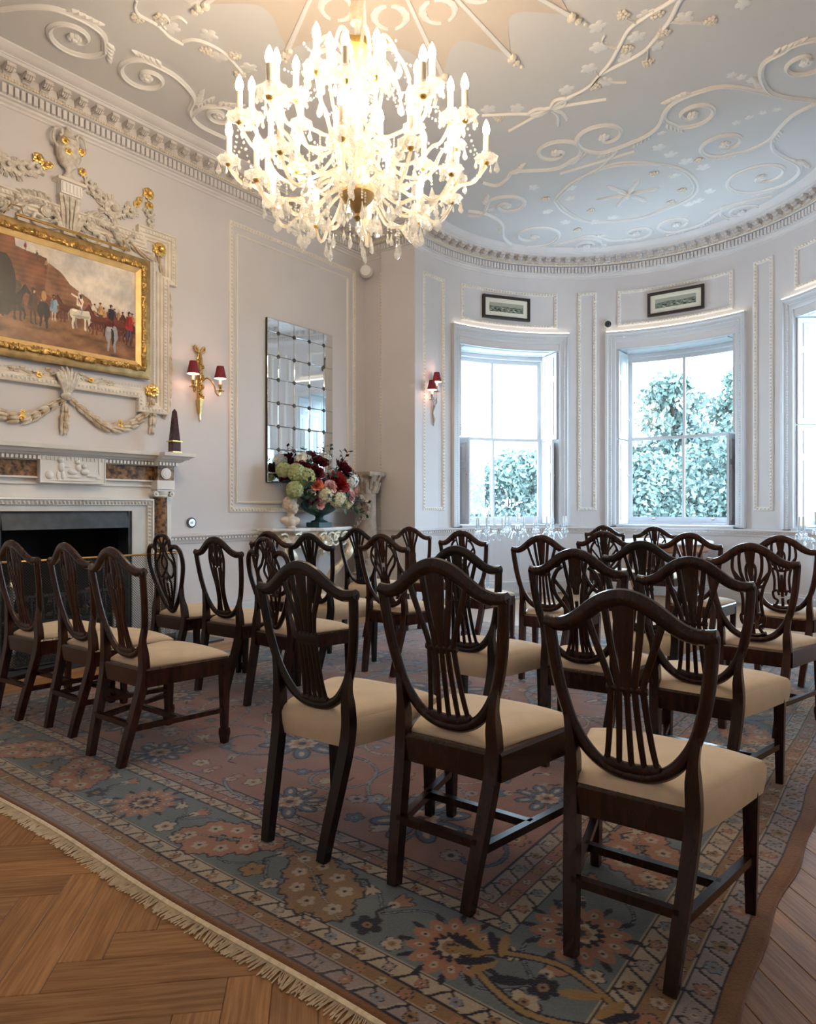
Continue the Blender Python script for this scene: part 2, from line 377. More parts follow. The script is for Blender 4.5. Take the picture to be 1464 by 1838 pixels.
wall_return = struct(MB().box(XL, xe, YR, YR + .5, -.2, CEIL).build('wall_return', 'wall_paint', smooth=False), 'narrow wall beside the bow')
struct(MB().box(2 * BOW[0] - xe, XR, YR, YR + .5, -.2, CEIL).build('wall_return_right', 'wall_paint', smooth=False))
wall_right = struct(MB().box(XR, XR + .3, YB - .3, YR + .5, -.2, CEIL).build('wall_right', 'wall_paint', smooth=False))
wall_back = struct(MB().box(XL - .5, XR + .3, YB - .3, YB, -.2, CEIL).build('wall_back', 'wall_paint', smooth=False))
mb = MB(); edges = [A0]
for c in WINS: edges += [c + WH, c - WH]
edges.append(A1)
for i in range(0, len(edges), 2): mb.mbox(wb, edges[i], edges[i + 1], 0, -0.5, -.2, CEIL, max(3, int(abs(edges[i] - edges[i + 1]) / 2.5)))
for c in WINS: mb.mbox(wb, c + WH, c - WH, 0, -0.5, WZ1, CEIL, 14); mb.mbox(wb, c + WH, c - WH, 0, -0.5, -.2, WZ0 - .02, 14)
wall_bow = struct(mb.build('wall_bow', 'wall_paint', ang=20), 'curved bow wall with three tall windows')

path_all = [(XL, YB), (XL, YR)] + arc(A0, A1, 96) + [(XR, YR), (XR, YB)]
CP = [(0, 4.385), (.012, 4.39), (.012, 4.41), (.03, 4.42), (.035, 4.435), (.06, 4.44), (.06, 4.535), (.095, 4.54), (.105, 4.55), (.105, 4.562), (.12, 4.566), (.12, 4.625), (.25, 4.625), (.25, 4.65),
      (.262, 4.652), (.265, 4.66), (.29, 4.668), (.32, 4.69), (.34, 4.70), (.345, CEIL + .002)]
cornice = struct(sweep(CP, path_all).build('cornice', 'cornice_paint', ang=25), 'moulded plaster cornice with dentils and modillion blocks')
# dentils, bead row and modillions along the visible run
run = []
for y in np.arange(1.0, YR - .12, 0.0475): run.append(((XL, y), (1, 0)))
nL = len(run)
for x in np.arange(XL + .12, xe + .09, 0.0475): run.append(((x, YR), (0, -1)))
for k in np.arange(0.4, 172, math.degrees(0.0475 / (BR - .08))):
    a = R_(A0 - k); run.append(((BOW[0] + BR * math.cos(a), BOW[1] + BR * math.sin(a)), (-math.cos(a), -math.sin(a))))
dm = MB().box(.058, .095, -.0155, .0155, 4.452, 4.525).mesh('dentil', 'cornice_paint', False)
mm = MB().box(.118, .228, -.033, .033, 4.596, 4.63); mm.box(.116, .16, -.028, .028, 4.575, 4.60)
mm.tube([(.20, -.034, 4.592), (.20, .034, 4.592)], 0.017, 8); mm.tube([(.135, -.03, 4.575), (.135, .03, 4.575)], 0.012, 6)
for q in (-.016, 0, .016): mm.tube([(.232, q, 4.60), (.20, q, 4.572), (.165, q, 4.578)], [.004, .008, .005], 5)
mm = mm.mesh('modillion', 'modillion_paint')
bead_mb = MB(); vis = []
for i, ((x, y), (nx, ny)) in enumerate(run):
    a = math.atan2(ny, nx)
    if i < nL and y < 2.3: near = False
    else: near = True
    if near and len(vis) < 300:
        vis.append(link('dentil', dm, cornice, (x, y, 0), (0, 0, a)))
    bead_mb.ball((x + nx * .113, y + ny * .113, 4.556), .0135, 5, 4)
    bead_mb.ball((x + nx * .113 - ny * .024, y + ny * .113 + nx * .024, 4.556), .0135, 5, 4)
    if i % 3 == 1 and near: link('modillion', mm, cornice, (x, y, 0), (0, 0, a))
stuff(bead_mb.build('bead_row', 'bead_gilt', cornice))
rest = MB()
for i, ((x, y), (nx, ny)) in enumerate(run[len(vis) + 28:]): rest.box(.058, .095, -.0155, .0155, 4.452, 4.525, Matrix.Translation((x, y, 0)) @ Matrix.Rotation(math.atan2(ny, nx), 4, 'Z'))
if rest.v: stuff(rest.build('dentil_run', 'cornice_paint', cornice, False))

# dado rail and baseboards
DP = [(0, .83), (.015, .832), (.02, .85), (.03, .865), (.03, .885), (.045, .89), (.055, .905), (.055, .918), (.03, .925), (0, .928)]
BP = [(.0, .19), (.012, .185), (.012, .17), (.025, .155), (.025, .0)]
pl = [(XL, 3.80), (XL, YR)] + arc(A0, A1, 64) + [(XR, YR), (XR, YB)]
struct(sweep(DP, pl).build('trim_1', 'cornice_paint', ang=25), 'moulded dado rail')
struct(sweep(list(reversed(BP)), pl).build('baseboard_left', 'woodwork_white', ang=25), 'white baseboard')
struct(sweep(DP, [(XL, YB), (XL, 1.86)]).build('trim_2', 'cornice_paint', ang=25))
bm_ = MB()
sx_ = [(XL, 3.8), (XL, YR)] + arc(A0, A1, 64)
for i in range(len(sx_) - 1):
    p, q = Vector(sx_[i]), Vector(sx_[i + 1]); L = (q - p).length; d = (q - p) / L; nrm = (d.y, -d.x)
    for j in range(int(L / .04)): c = p + d * (.04 * (j + .5)); bm_.box(c.x + nrm[0] * .033 - .012, c.x + nrm[0] * .033 + .012, c.y + nrm[1] * .033 - .012, c.y + nrm[1] * .033 + .012, .868, .886)
stuff(bm_.build('dado_dentil_run', 'cornice_paint', bpy.data.objects['trim_1'], False))

# raised panel mouldings
PO = [(0, 0), (.004, .016), (.018, .022), (.034, .016), (.044, .018), (.05, .006), (.05, 0)]
PI = [(0, 0), (.003, .02), (.014, .024), (.022, .012), (.026, 0)]
KB = math.degrees(1.0 / BR)
def panel(parent, mp, s0, s1, z0, z1, ks=1.0, n=1, prof=PO, bead=True):
    frame(MB(), mp, s0, s1, z0, z1, prof, ks, n).build('panel_moulding', 'plaster_white', parent, ang=25)
    if bead: stuff(beads(MB(), mp, s0, s1, z0, z1, .026, .018, .042, .014, ks).build('panel_bead_row', 'bead_gilt', parent, False))
panel(wall_left, wl, 4.56, 6.55, 1.135, 4.22)
panel(wall_left, wl, 4.65, 6.41, 1.23, 4.10, prof=PI, bead=False)
stuff(beads(MB(), wl, 4.65, 6.41, 1.23, 4.10, .013, .018, .03, .008).build('panel_bead_row', 'bead_gilt', wall_left, False))
panel(wall_return, wr, -5.61, -5.33, 1.14, 4.20)
panel(wall_bow, wb, 182.2, 171.4, 1.145, 4.17, KB, 4)
for c in WINS:
    panel(wall_bow, wb, c + 17.9, c - 17.7, 3.69, 4.19, KB, 12)
for a in (119.0, 64.4): panel(wall_bow, wb, a + 3.1, a - 3.1, 1.145, 4.20, KB, 3)
panel(wall_bow, wb, 11, -2, 1.145, 4.17, KB, 4)

# ------------------------------------------------------------------ windows
ARCH = [(0, 0), (0, .05), (.03, .055), (.045, .035), (.075, .032), (.09, .02), (.125, .018), (.14, .012), (.143, 0)]
def panel_leaf(name, parent, wd, h, layout, M, knob=None, th=.03):
    mb = MB(); mb.box(0, wd, -th / 2, th / 2, 0, h, M)
    o = mb.build(name, 'woodwork_white', parent, False)
    for (z0, z1) in layout:
        p = MB()
        for sgn in (-1, 1):
            def mp(s, t, z): return M @ Vector((s, sgn * (th / 2 + t), z))
            frame(p, mp, .055, wd - .05, z0, z1, [(0, 0), (.004, .010), (.016, .010), (.024, .002), (.04, .002), (.06, .009)])
            p.add([mp(.055 + .06, .009, z0 + .06), mp(wd - .05 - .06, .009, z0 + .06), mp(wd - .11, .009, z1 - .06), mp(.115, .009, z1 - .06)], [(0, 1, 2, 3)])
        p.build('shutter_panel', 'woodwork_white', o, False)
    if knob:
        k = MB(); q = M @ Vector((wd - .03, knob[1] * (th / 2 + .015), knob[0])); k.ball(q, .014, 8, 6); k.build('knob', 'silvered', o)
    return o
for wi, c in enumerate(WINS):
    W = bpy.data.objects.new('window_%d' % (wi + 1), None); COL.objects.link(W); struct(W, 'tall sash window in the bow, %s' % ('beside the wall lamp', 'in the middle', 'cut by the right edge of the picture')[wi])
    a0, a1 = c + WH, c - WH
    # architrave: three sides
    mb = MB(); A = 3.55
    frame(mb, wb, a0 + A, a1 - A, WZ0 - .16, 3.62, ARCH, KB, 14)
    mb.v = [(x, y, max(z, .93)) for x, y, z in mb.v]
    mb.build('architrave', 'woodwork_white', W, ang=25)
    b2 = MB(); beads(b2, wb, a0 + A, a1 - A, WZ0 - .2, 3.62, .075, .03, .03, .009, KB); b2.v = [(x, y, max(z, .94)) for x, y, z in b2.v]
    stuff(b2.build('architrave_bead_row', 'woodwork_white', W, False))
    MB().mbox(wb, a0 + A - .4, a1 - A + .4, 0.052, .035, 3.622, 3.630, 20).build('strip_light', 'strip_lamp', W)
    # linings of the recess, splayed in towards the sash
    WS = 15.6; SD = -.41; g0, g1 = c + WS, c - WS
    for (ai, ao, e) in ((a0, g0, 1), (a1, g1, -1)):
        q = [wb(ai, -.005, 0), wb(ao, SD, 0), wb(ai + e * .2, SD, 0), wb(ai + e * .2, -.005, 0)]
        MB().add([(x, y, WZ0) for x, y, _ in q] + [(x, y, WZ1) for x, y, _ in q], [(0, 1, 5, 4), (1, 2, 6, 5), (2, 3, 7, 6), (3, 0, 4, 7), (0, 3, 2, 1), (4, 5, 6, 7)]).build('recess_lining', 'woodwork_white', W, False)
    MB().mbox(wb, a0, a1, -.005, SD, WZ1 - .015, WZ1, 14).build('recess_lining', 'woodwork_white', W, ang=25)
    sf = MB()
    def soff(s, t, z): return wb(s, -z, WZ1 - .015 - t)
    frame(sf, soff, a0 - 3, a1 + 3, .06, .32, [(0, 0), (.004, .012), (.02, .012), (.03, .0)], KB, 12); sf.build('soffit_panel', 'woodwork_white', W, ang=25)
    MB().mbox(wb, a0, a1, .05, -.5, WZ0 - .045, WZ0, 14).build('sill', 'woodwork_white', W, ang=25)
    # box frame and two sashes
    rS = SD
    mb = MB(); mb.mbox(wb, a0, g0 - .7, rS + .02, rS - .09, WZ0, WZ1); mb.mbox(wb, a1, g1 + .7, rS + .02, rS - .09, WZ0, WZ1)
    mb.mbox(wb, a0, a1, rS + .02, rS - .09, WZ1 - .07, WZ1, 14); mb.mbox(wb, a0, a1, rS + .03, rS - .09, WZ0, WZ0 + .03, 14); mb.build('box_frame', 'woodwork_white', W, ang=25)
    zm = 2.17
    for si, (z0, z1, rr) in enumerate(((WZ0 + .03, zm + .02, rS), (zm - .02, WZ1 - .07, rS - .04))):
        mb = MB(); b0, b1 = g0 - .7, g1 + .7
        mb.mbox(wb, b0, b0 - 1.05, rr, rr - .04, z0, z1); mb.mbox(wb, b1, b1 + 1.05, rr, rr - .04, z0, z1)
        mb.mbox(wb, b0, b1, rr, rr - .04, z0, z0 + (.075 if si == 0 else .04), 12); mb.mbox(wb, b0, b1, rr, rr - .04, z1 - (.04 if si == 0 else .055), z1, 12)
        sash = mb.build('sash', 'woodwork_white', W, ang=25)
        MB().mbox(wb, c + .36, c - .36, rr - .004, rr - .036, z0 + .03, z1 - .03).build('glazing_bar', 'woodwork_white', sash, False)
        for (p0, p1) in ((b0 - 1.0, c + .35), (c - .35, b1 + 1.0)):
            MB().mbox(wb, p0, p1, rr - .018, rr - .022, z0 + .03, z1 - .03, 6).build('pane', 'window_glass', sash)
        if si == 0:
            for dd in (-8, 8):
                q = wb(c + dd, rr + .018, z0 + .05); MB().ball(q, .024, 8, 5, (1, 1, .7)).build('sash_lift', 'silvered', sash)
    # shutters folded against the sides of the recess, in two tiers
    for side in (1, -1):
        for ti, (z0, z1) in enumerate(((WZ0 + .01, 2.135), (2.15, WZ1 - .03))):
            swing = 0.0
            if ti == 0: swing = {(0, 1): 26, (0, -1): 9, (1, -1): 12}.get((wi, side), 0)
            pi_ = Vector(wb(c + side * (WH - .55), -.02, z0)); po = Vector(wb(c + side * (WS - .35), SD + .04, z0)); d = po - pi_
            if swing: M = Matrix.Translation(po) @ Matrix.Rotation(math.atan2(-d.y, -d.x) + side * R_(swing), 4, 'Z')
            else: M = Matrix.Translation(pi_) @ Matrix.Rotation(math.atan2(d.y, d.x), 4, 'Z')
            h = z1 - z0
            panel_leaf('shutter', W, min(.36, d.length), h, [(.06, h - .40), (h - .33, h - .06)], M, knob=(h * .58 if ti == 0 else .28, -side))
# ------------------------------------------------------------------ garden outside
gnd = MB(); gnd.add([(-140, 9.6, -.9), (140, 9.6, -.9), (140, 200, -.9), (-140, 200, -.9)], [(0, 1, 2, 3)])
gnd.build('lawn', 'grass', None, False); struct(bpy.data.objects['lawn'], 'green lawn outside the windows')
def leaves(mb, c, rad, n, size, sc=(1, 1, 1)):
    P = rng.normal(size=(n, 3)); P /= np.linalg.norm(P, axis=1)[:, None]; P *= (rng.random(n) ** 0.45)[:, None] * rad
    A = rng.normal(size=(n, 3)); A /= np.linalg.norm(A, axis=1)[:, None]; B = np.cross(A, rng.normal(size=(n, 3))); B /= np.linalg.norm(B, axis=1)[:, None]
    s = size * (0.6 + 0.8 * rng.random(n))[:, None]
    P = P * np.array(sc) + np.array(c)
    V = np.stack([P - A * s, P + B * s * .55, P + A * s, P - B * s * .55], 1).reshape(-1, 3)
    b = len(mb.v); mb.v.extend(map(tuple, V)); mb.f.extend((b + 4 * i, b + 4 * i + 1, b + 4 * i + 2, b + 4 * i + 3) for i in range(n))
def tree(name, label, x, y, h, cr, ch, mat_, nb, nl, size, group, base=-.9):
    t = thing(name, label, 'tree', (x, y, base), 0, group); mb = MB(); tr = MB()
    tr.tube([(0, 0, 0), (.05, 0, h * .4), (0, .1, h * .8)], [.05 * h / 2, .03 * h / 2, .008 * h], 8)
    for i in range(nb):
        a = random.uniform(0, 6.28); zz = random.uniform(0, 1); r = cr * math.sqrt(random.random()) * (1 - .65 * zz)
        c = (r * math.cos(a), r * math.sin(a), h - ch + ch * zz * .92)
        leaves(mb, c, cr * random.uniform(.26, .42), nl, size, (1, 1, .75))
        tr.tube([(0, 0, max(h * .3, c[2] - cr * .6)), c], [.03, .012], 5)
    stuff(mb.build('foliage', mat_, t, False)); tr.build('trunk', 'bark', t)
def hedge(label, x, y, L, wd, h, ang, nb):
    t = thing('garden_hedge', label, 'hedge', (x, y, -.9), R_(ang)); mb = MB(); st = MB()
    for i in range(nb):
        q = random.uniform(-L, L); zz = random.random(); leaves(mb, (q, random.uniform(-wd, wd), h * (.1 + .82 * zz) + .35 * math.sin(q * 1.7 + x)), random.uniform(.5, .8), 260, .11)
    stuff(mb.build('foliage', 'hedge_leaf', t, False))
    for i in range(5): q = -L + 2 * L * (i + .5) / 5; st.tube([(q, 0, 0), (q + .1, 0, h * .7)], [.06, .02], 6).build('stem', 'bark', t); st = MB()
hedge('loose leafy hedge across the lower half of the middle window', -8.0, 27.4, 3.2, .9, 4.5, 35, 110)
hedge('rounded leafy hedge in the lower part of the window beside the wall lamp', -14.2, 22.6, 3.4, .9, 3.9, 35, 125)
hedge('leafy hedge beyond the window at the right edge of the picture', -2.2, 27.0, 2.4, .8, 4.4, 15, 50)
tree('broadleaf_tree', 'tall loose broadleaf tree rising above the hedge in the middle window', -9.0, 30.8, 8.3, 2.2, 6.2, 'tree_leaf', 34, 200, .15, 'garden trees')
tree('broadleaf_tree', 'broadleaf tree crown at the right of the middle window', -6.5, 33.4, 8.6, 2.0, 5.6, 'tree_leaf', 28, 190, .15, 'garden trees')
tree('conifer_tree', 'dark layered conifer at left of the window beside the wall lamp', -17.5, 25.6, 6.2, 1.6, 4.6, 'conifer_leaf', 20, 150, .12, 'garden trees')
# ------------------------------------------------------------------ parquet planks
FWD = Vector((-math.sin(AZ), math.cos(AZ))); RGT = Vector((math.cos(AZ), math.sin(AZ)))
def inview(x, y, z=0.0, mg=60):
    d = x * FWD.x + y * FWD.y; l = x * RGT.x + y * RGT.y
    if d < .3: return False
    u = 732 + 1225 * l / d; v = 912 + 1225 * (1.18 - z) / d
    return -mg < u < 1464 + mg and -mg < v < 1838 + mg * 2
RUG = (-4.60, -0.35, 1.19, 6.05)
def plank_mesh(L, wd):
    a, b, h, e = L / 2 - .0006, wd / 2 - .0006, .0, .0016
    vs = [(-a, -b, -.0058), (a, -b, -.0058), (a, b, -.0058), (-a, b, -.0058), (-a, -b, -e), (a, -b, -e), (a, b, -e), (-a, b, -e), (-a + e, -b + e, h), (a - e, -b + e, h), (a - e, b - e, h), (-a + e, b - e, h)]
    fs = [(8, 9, 10, 11)] + [(4 + i, 4 + (i + 1) % 4, 8 + (i + 1) % 4, 8 + i) for i in range(4)] + [(i, (i + 1) % 4, 4 + (i + 1) % 4, 4 + i) for i in range(4)]
    return MB().add(vs, fs).mesh('plank', 'oak', False)
PL, PW = 0.56, 0.112
pm = plank_mesh(PL, PW); cnt = 0; cand = []
c45 = math.cos(R_(45)); n_ = int(round(PL / PW))
for k in range(-60, 61):
    for m_ in range(-8, 9):
        for ver in (0, 1):
            if ver == 0: u = k * PW + 2 * PL * m_ + PL / 2; v = k * PW + PW / 2; ang = 45
            else: u = k * PW + PL + 2 * PL * m_ + PW / 2; v = (k + 1) * PW - PL / 2; ang = 135
            x = -1.72 + c45 * (u - v); y = 0.93 + c45 * (u + v)
            if x < -4.3 or x > XR - .26 or y < YB + .3 or y > 4.6: continue
            hx = .25
            if RUG[0] < x - hx and x + hx < RUG[1] + .02 and y - hx > RUG[2] - .02: continue
            if not (inview(x, y) or inview(x + .2, y + .2, 0, 0) or inview(x - .2, y + .2, 0, 0)): continue
            cand.append((x, y, ang))
cand.sort(key=lambda p: p[0] ** 2 + p[1] ** 2)
for (x, y, ang) in cand[:280]: link('plank', pm, floor, (x, y, 0), (0, 0, R_(ang + random.choice((0, 180)))))
pb = plank_mesh(1.2, .1)
for i in range(4):
    for j in range(3): link('plank', pb, floor, (-4.56 - .1 * i, 1.7 + j * 1.2 + .5 * (i % 2), 0), (0, 0, R_(90)))

# ------------------------------------------------------------------ painted grids (rug, painting, prints)
class Canvas:
    def __init__(s, xs, ys, base):
        s.xs, s.ys = np.asarray(xs), np.asarray(ys); s.im = np.empty((len(ys), len(xs), 3)); s.im[:] = base
    def win(s, x0, x1, y0, y1):
        i0, i1 = np.searchsorted(s.xs, [x0, x1]); j0, j1 = np.searchsorted(s.ys, [y0, y1])
        X, Y = np.meshgrid(s.xs[i0:i1], s.ys[j0:j1]); return slice(j0, j1), slice(i0, i1), X, Y
    def rect(s, x0, x1, y0, y1, c):
        J, I, X, Y = s.win(x0, x1, y0, y1); s.im[J, I] = c
    def polar(s, cx, cy, rmax, fn, c, rot=0.0, asp=1.0):
        """fill where r < fn(theta)*rmax"""
        R2 = rmax * 1.5; J, I, X, Y = s.win(cx - R2, cx + R2, cy - R2, cy + R2)
        if X.size == 0: return
        dx, dy = X - cx, Y - cy; ca, sa = math.cos(rot), math.sin(rot); a, b = dx * ca + dy * sa, (-dx * sa + dy * ca) * asp
        r = np.hypot(a, b); t = np.arctan2(b, a); s.im[J, I][r < fn(t) * rmax] = c
    def disc(s, cx, cy, r, c): s.polar(cx, cy, r, lambda t: np.ones_like(t), c)
    def ell(s, cx, cy, rx, ry, rot, c): s.polar(cx, cy, rx, lambda t: np.ones_like(t), c, rot, rx / ry)
    def line(s, pts, w, c, w1=None):
        P = np.array(pts, float); N = len(P) - 1; w1 = w if w1 is None else w1
        for i in range(N):
            a, b = P[i], P[i + 1]; ww = w + (w1 - w) * (i + .5) / N
            J, I, X, Y = s.win(min(a[0], b[0]) - ww, max(a[0], b[0]) + ww, min(a[1], b[1]) - ww, max(a[1], b[1]) + ww)
            if X.size == 0: continue
            d = b - a; L2 = d @ d + 1e-12; t = np.clip(((X - a[0]) * d[0] + (Y - a[1]) * d[1]) / L2, 0, 1)
            s.im[J, I][np.hypot(X - a[0] - t * d[0], Y - a[1] - t * d[1]) < ww / 2] = c
    def poly(s, pts, c):
        P = np.array(pts, float); J, I, X, Y = s.win(P[:, 0].min(), P[:, 0].max(), P[:, 1].min(), P[:, 1].max())
        if X.size == 0: return
        ins = np.zeros(X.shape, bool); n = len(P)
        for i in range(n):
            x0, y0 = P[i]; x1, y1 = P[(i + 1) % n]
            if y0 == y1: continue
            ins ^= ((Y > min(y0, y1)) & (Y <= max(y0, y1)) & (X < (x1 - x0) * (Y - y0) / (y1 - y0) + x0))
        s.im[J, I][ins] = c
    def mesh(s, name, mp, material):
        nx, ny = len(s.xs), len(s.ys); X, Y = np.meshgrid(s.xs, s.ys); V = mp(X, Y).reshape(-1, 3)
        me = bpy.data.meshes.new(name); i = np.arange((ny - 1) * (nx - 1)); r = i // (nx - 1); q = i % (nx - 1); b = r * nx + q
        F = np.stack([b, b + 1, b + nx + 1, b + nx], 1)
        me.vertices.add(len(V)); me.vertices.foreach_set('co', V.ravel().astype(np.float32))
        me.loops.add(F.size); me.loops.foreach_set('vertex_index', F.ravel().astype(np.int32))
        me.polygons.add(len(F)); me.polygons.foreach_set('loop_start', (np.arange(len(F)) * 4).astype(np.int32))
        me.update(calc_edges=True)
        at = me.color_attributes.new('Col', 'FLOAT_COLOR', 'POINT'); C = np.ones((len(V), 4), np.float32); C[:, :3] = np.clip(s.im.reshape(-1, 3), 0, 1); at.data.foreach_set('color', C.ravel())
        me.materials.append(MATS[material]); me.polygons.foreach_set('use_smooth', np.ones(len(F), bool)); return me
def hexc(r, g, b): return tuple(((c / 255) / 12.92 if c < 11 else ((c / 255 + .055) / 1.055) ** 2.4) for c in (r, g, b))

# ------------------------------------------------------------------ the carpet
x0, x1, y0, y1 = RUG
xs = np.concatenate([np.arange(x0, -2.6, .009), np.arange(-2.6, x1 + .003, .0048)])
ys = np.concatenate([np.arange(y0, 2.0, .0042), np.arange(2.0, 3.0, .0075), np.arange(3.0, y1 + .01, .013)])
NAVY = hexc(44, 45, 60); BLUE = hexc(112, 123, 130); PINK = hexc(158, 120, 112); ROSE = hexc(168, 124, 104); CREAM = hexc(186, 172, 154); TAN = hexc(150, 120, 92); SKY = hexc(134, 146, 160); GOLD = hexc(162, 132, 90); BROWN = hexc(142, 102, 74); LILAC = hexc(162, 150, 150); STEEL = hexc(86, 104, 130)
rug = Canvas(xs, ys, PINK)
def petal(k, d=.35, p=0.0): return lambda t: (1 - d) + d * np.abs(np.cos(k * (t - p) / 2))
def flower(cx, cy, r, c, c2, k=6, out=NAVY, rot=0.0):
    if out is not None: rug.polar(cx, cy, r * 1.14, petal(k), out, rot)
    rug.polar(cx, cy, r, petal(k), c, rot); rug.disc(cx, cy, r * .34, c2); rug.disc(cx, cy, r * .13, NAVY)
def serr(n, amp=.22): return lambda t: 1 - amp * np.abs(((t * n / (2 * np.pi)) % 1) - .5) * 2
def cluster(cx, cy, ang, s=1.0, c=ROSE):
    """serrated leaf spray with florets"""
    ca, sa = math.cos(ang), math.sin(ang); P = lambda a, b: (cx + (a * ca - b * sa) * s, cy + (a * sa + b * ca) * s)
    spots = ((-.11, 0, .055), (-.05, .05, .055), (-.05, -.05, .055), (.02, .055, .05), (.02, -.055, .05), (.09, .03, .05), (.09, -.035, .045), (.15, 0, .045))
    for k in (1, 0):
        for (a, b, r) in spots: rug.polar(*P(a, b), (r + k * .007) * s, serr(9, .2), NAVY if k else c, ang)
    rug.line([P(-.16, .0), P(-.03, .008), P(.1, 0), P(.2, .02)], .007 * s, NAVY)
    rug.line([P(-.16, .0), P(-.03, .008), P(.1, 0), P(.2, .02)], .003 * s, CREAM)
    for (a, b, r) in spots: rug.polar(*P(a, b), r * .44 * s, petal(5), CREAM, ang); rug.disc(*P(a, b), .006 * s, NAVY)
def rosette(cx, cy, r):
    for k in range(12):
        a = k * math.pi / 6 + .1; rug.ell(cx + r * 1.0 * math.cos(a + .26), cy + r * 1.0 * math.sin(a + .26), r * .2, r * .07, a + .26, NAVY)
    rug.polar(cx, cy, r, petal(12, .28), ROSE)
    for k in range(12):
        a = k * math.pi / 6; rug.ell(cx + r * .7 * math.cos(a), cy + r * .7 * math.sin(a), r * .12, r * .07, a, CREAM); rug.disc(cx + r * .7 * math.cos(a), cy + r * .7 * math.sin(a), r * .035, NAVY)
    rug.polar(cx, cy, r * .5, petal(16, .3), NAVY); rug.polar(cx, cy, r * .36, petal(8, .3), CREAM); rug.disc(cx, cy, r * .22, TAN); rug.polar(cx, cy, r * .14, petal(6), NAVY)
def tulip(cx, cy, a, r, c=ROSE):
    for d in (-.5, 0, .5): rug.ell(cx + r * .5 * math.cos(a + d), cy + r * .5 * math.sin(a + d), r * .6, r * .24, a + d, NAVY); 
    for d in (-.5, 0, .5): rug.ell(cx + r * .5 * math.cos(a + d), cy + r * .5 * math.sin(a + d), r * .52, r * .18, a + d, c)
    rug.disc(cx, cy, r * .3, CREAM); rug.line([(cx, cy), (cx - r * math.cos(a), cy - r * math.sin(a)), (cx - r * 1.5 * math.cos(a + .5), cy - r * 1.5 * math.sin(a + .5))], .009, NAVY)
# borders: concentric bands from the outside in.  ny / nx: widths at the ends / along the sides
bandsY = (.025, .055, .05, .055, .28, .05, .045, .05); bandsX = (.05, .075, .075, .065, .30, .06, .05, .06)
cols = (BROWN, LILAC, TAN, CREAM, BLUE, CREAM, PINK, LILAC)
ins = [(0, 0)]
for a, b in zip(bandsX, bandsY): ins.append((ins[-1][0] + a, ins[-1][1] + b))
for k in range(8):
    ix, iy = ins[k]; rug.rect(x0 + ix, x1 - ix + .001, y0 + iy, y1 - iy + .001, NAVY if k else BROWN); g = .006 if k else 0
    rug.rect(x0 + ix + g, x1 - ix - g + .001, y0 + iy + g, y1 - iy - g + .001, CREAM if k in (2, 4, 5) else cols[k]); g *= 1.8
    if k: rug.rect(x0 + ix + g, x1 - ix - g, y0 + iy + g, y1 - iy - g, cols[k])
ix, iy = ins[8]; rug.rect(x0 + ix, x1 - ix, y0 + iy, y1 - iy, NAVY); FX0, FX1, FY0, FY1 = x0 + ix + .008, x1 - ix - .008, y0 + iy + .008, y1 - iy - .008
rug.rect(FX0, FX1, FY0, FY1, PINK)
def band_runs(k):
    (a, b), (c, d) = ins[k], ins[k + 1]; my = (b + d) / 2; mx = (a + c) / 2; wy, wx = (d - b), (c - a)
    return [((x0 + mx, y0 + my), (x1 - mx, y0 + my), wy), ((x1 - mx, y0 + my), (x1 - mx, y1 - my), wx), ((x0 + mx, y1 - my), (x1 - mx, y1 - my), wy), ((x0 + mx, y0 + my), (x0 + mx, y1 - my), wx)]
def along(k, step, fn):
    for p, q, wd in band_runs(k):
        p, q = np.array(p), np.array(q); L = np.linalg.norm(q - p); d = (q - p) / L; n = max(1, int(L / step)); a = math.atan2(d[1], d[0])
        for i in range(n): fn(*(p + d * L * (i + .5) / n), a, wd, i)
def ribbon(x, y, a, wd, i):
    ca, sa = math.cos(a), math.sin(a); P = lambda u, v: (x + u * ca - v * sa, y + u * sa + v * ca); h = wd * .42
    s = [P(-.022 + .044 * t, h * math.sin((t - .5) * math.pi * 1.0) * 1.0) for t in np.linspace(0, 1, 7)]
    rug.line(s, .012, NAVY); rug.line([P(-.028 + .044 * t, h * math.sin((t - .5) * math.pi)) for t in np.linspace(0, 1, 7)], .005, CREAM)
    rug.line([P(.02, h), P(.045, h * .3)], .006, NAVY)
def guard_flower(x, y, a, wd, i):
    flower(x, y, wd * .33, (ROSE, SKY, TAN, LILAC)[i % 4], (CREAM, TAN, NAVY, CREAM)[i % 4], 5 + i % 2, NAVY, a)
for k in (1, 3, 5, 7):
    along(k, .10, ribbon)
    along(k, .10, lambda x, y, a, wd, i: guard_flower(x + .05 * math.cos(a), y + .05 * math.sin(a), a, wd, i))
for k in (2, 6): along(k, .075, lambda x, y, a, wd, i: flower(x, y, wd * (.40 if i % 2 else .28), (CREAM, ROSE)[i % 2], (TAN, GOLD)[i % 2], 5, NAVY, a))
# worn, paler outer guard at the near end
J, I, X, Y = rug.win(x0, x1, y0 + .02, y0 + .085); f = np.clip((X + 3.4) / .8, 0, 1) * np.clip((-1.0 - X) / .8, 0, 1) * .55
rug.im[J, I] = rug.im[J, I] * (1 - f[..., None]) + np.array(LILAC) * f[..., None]
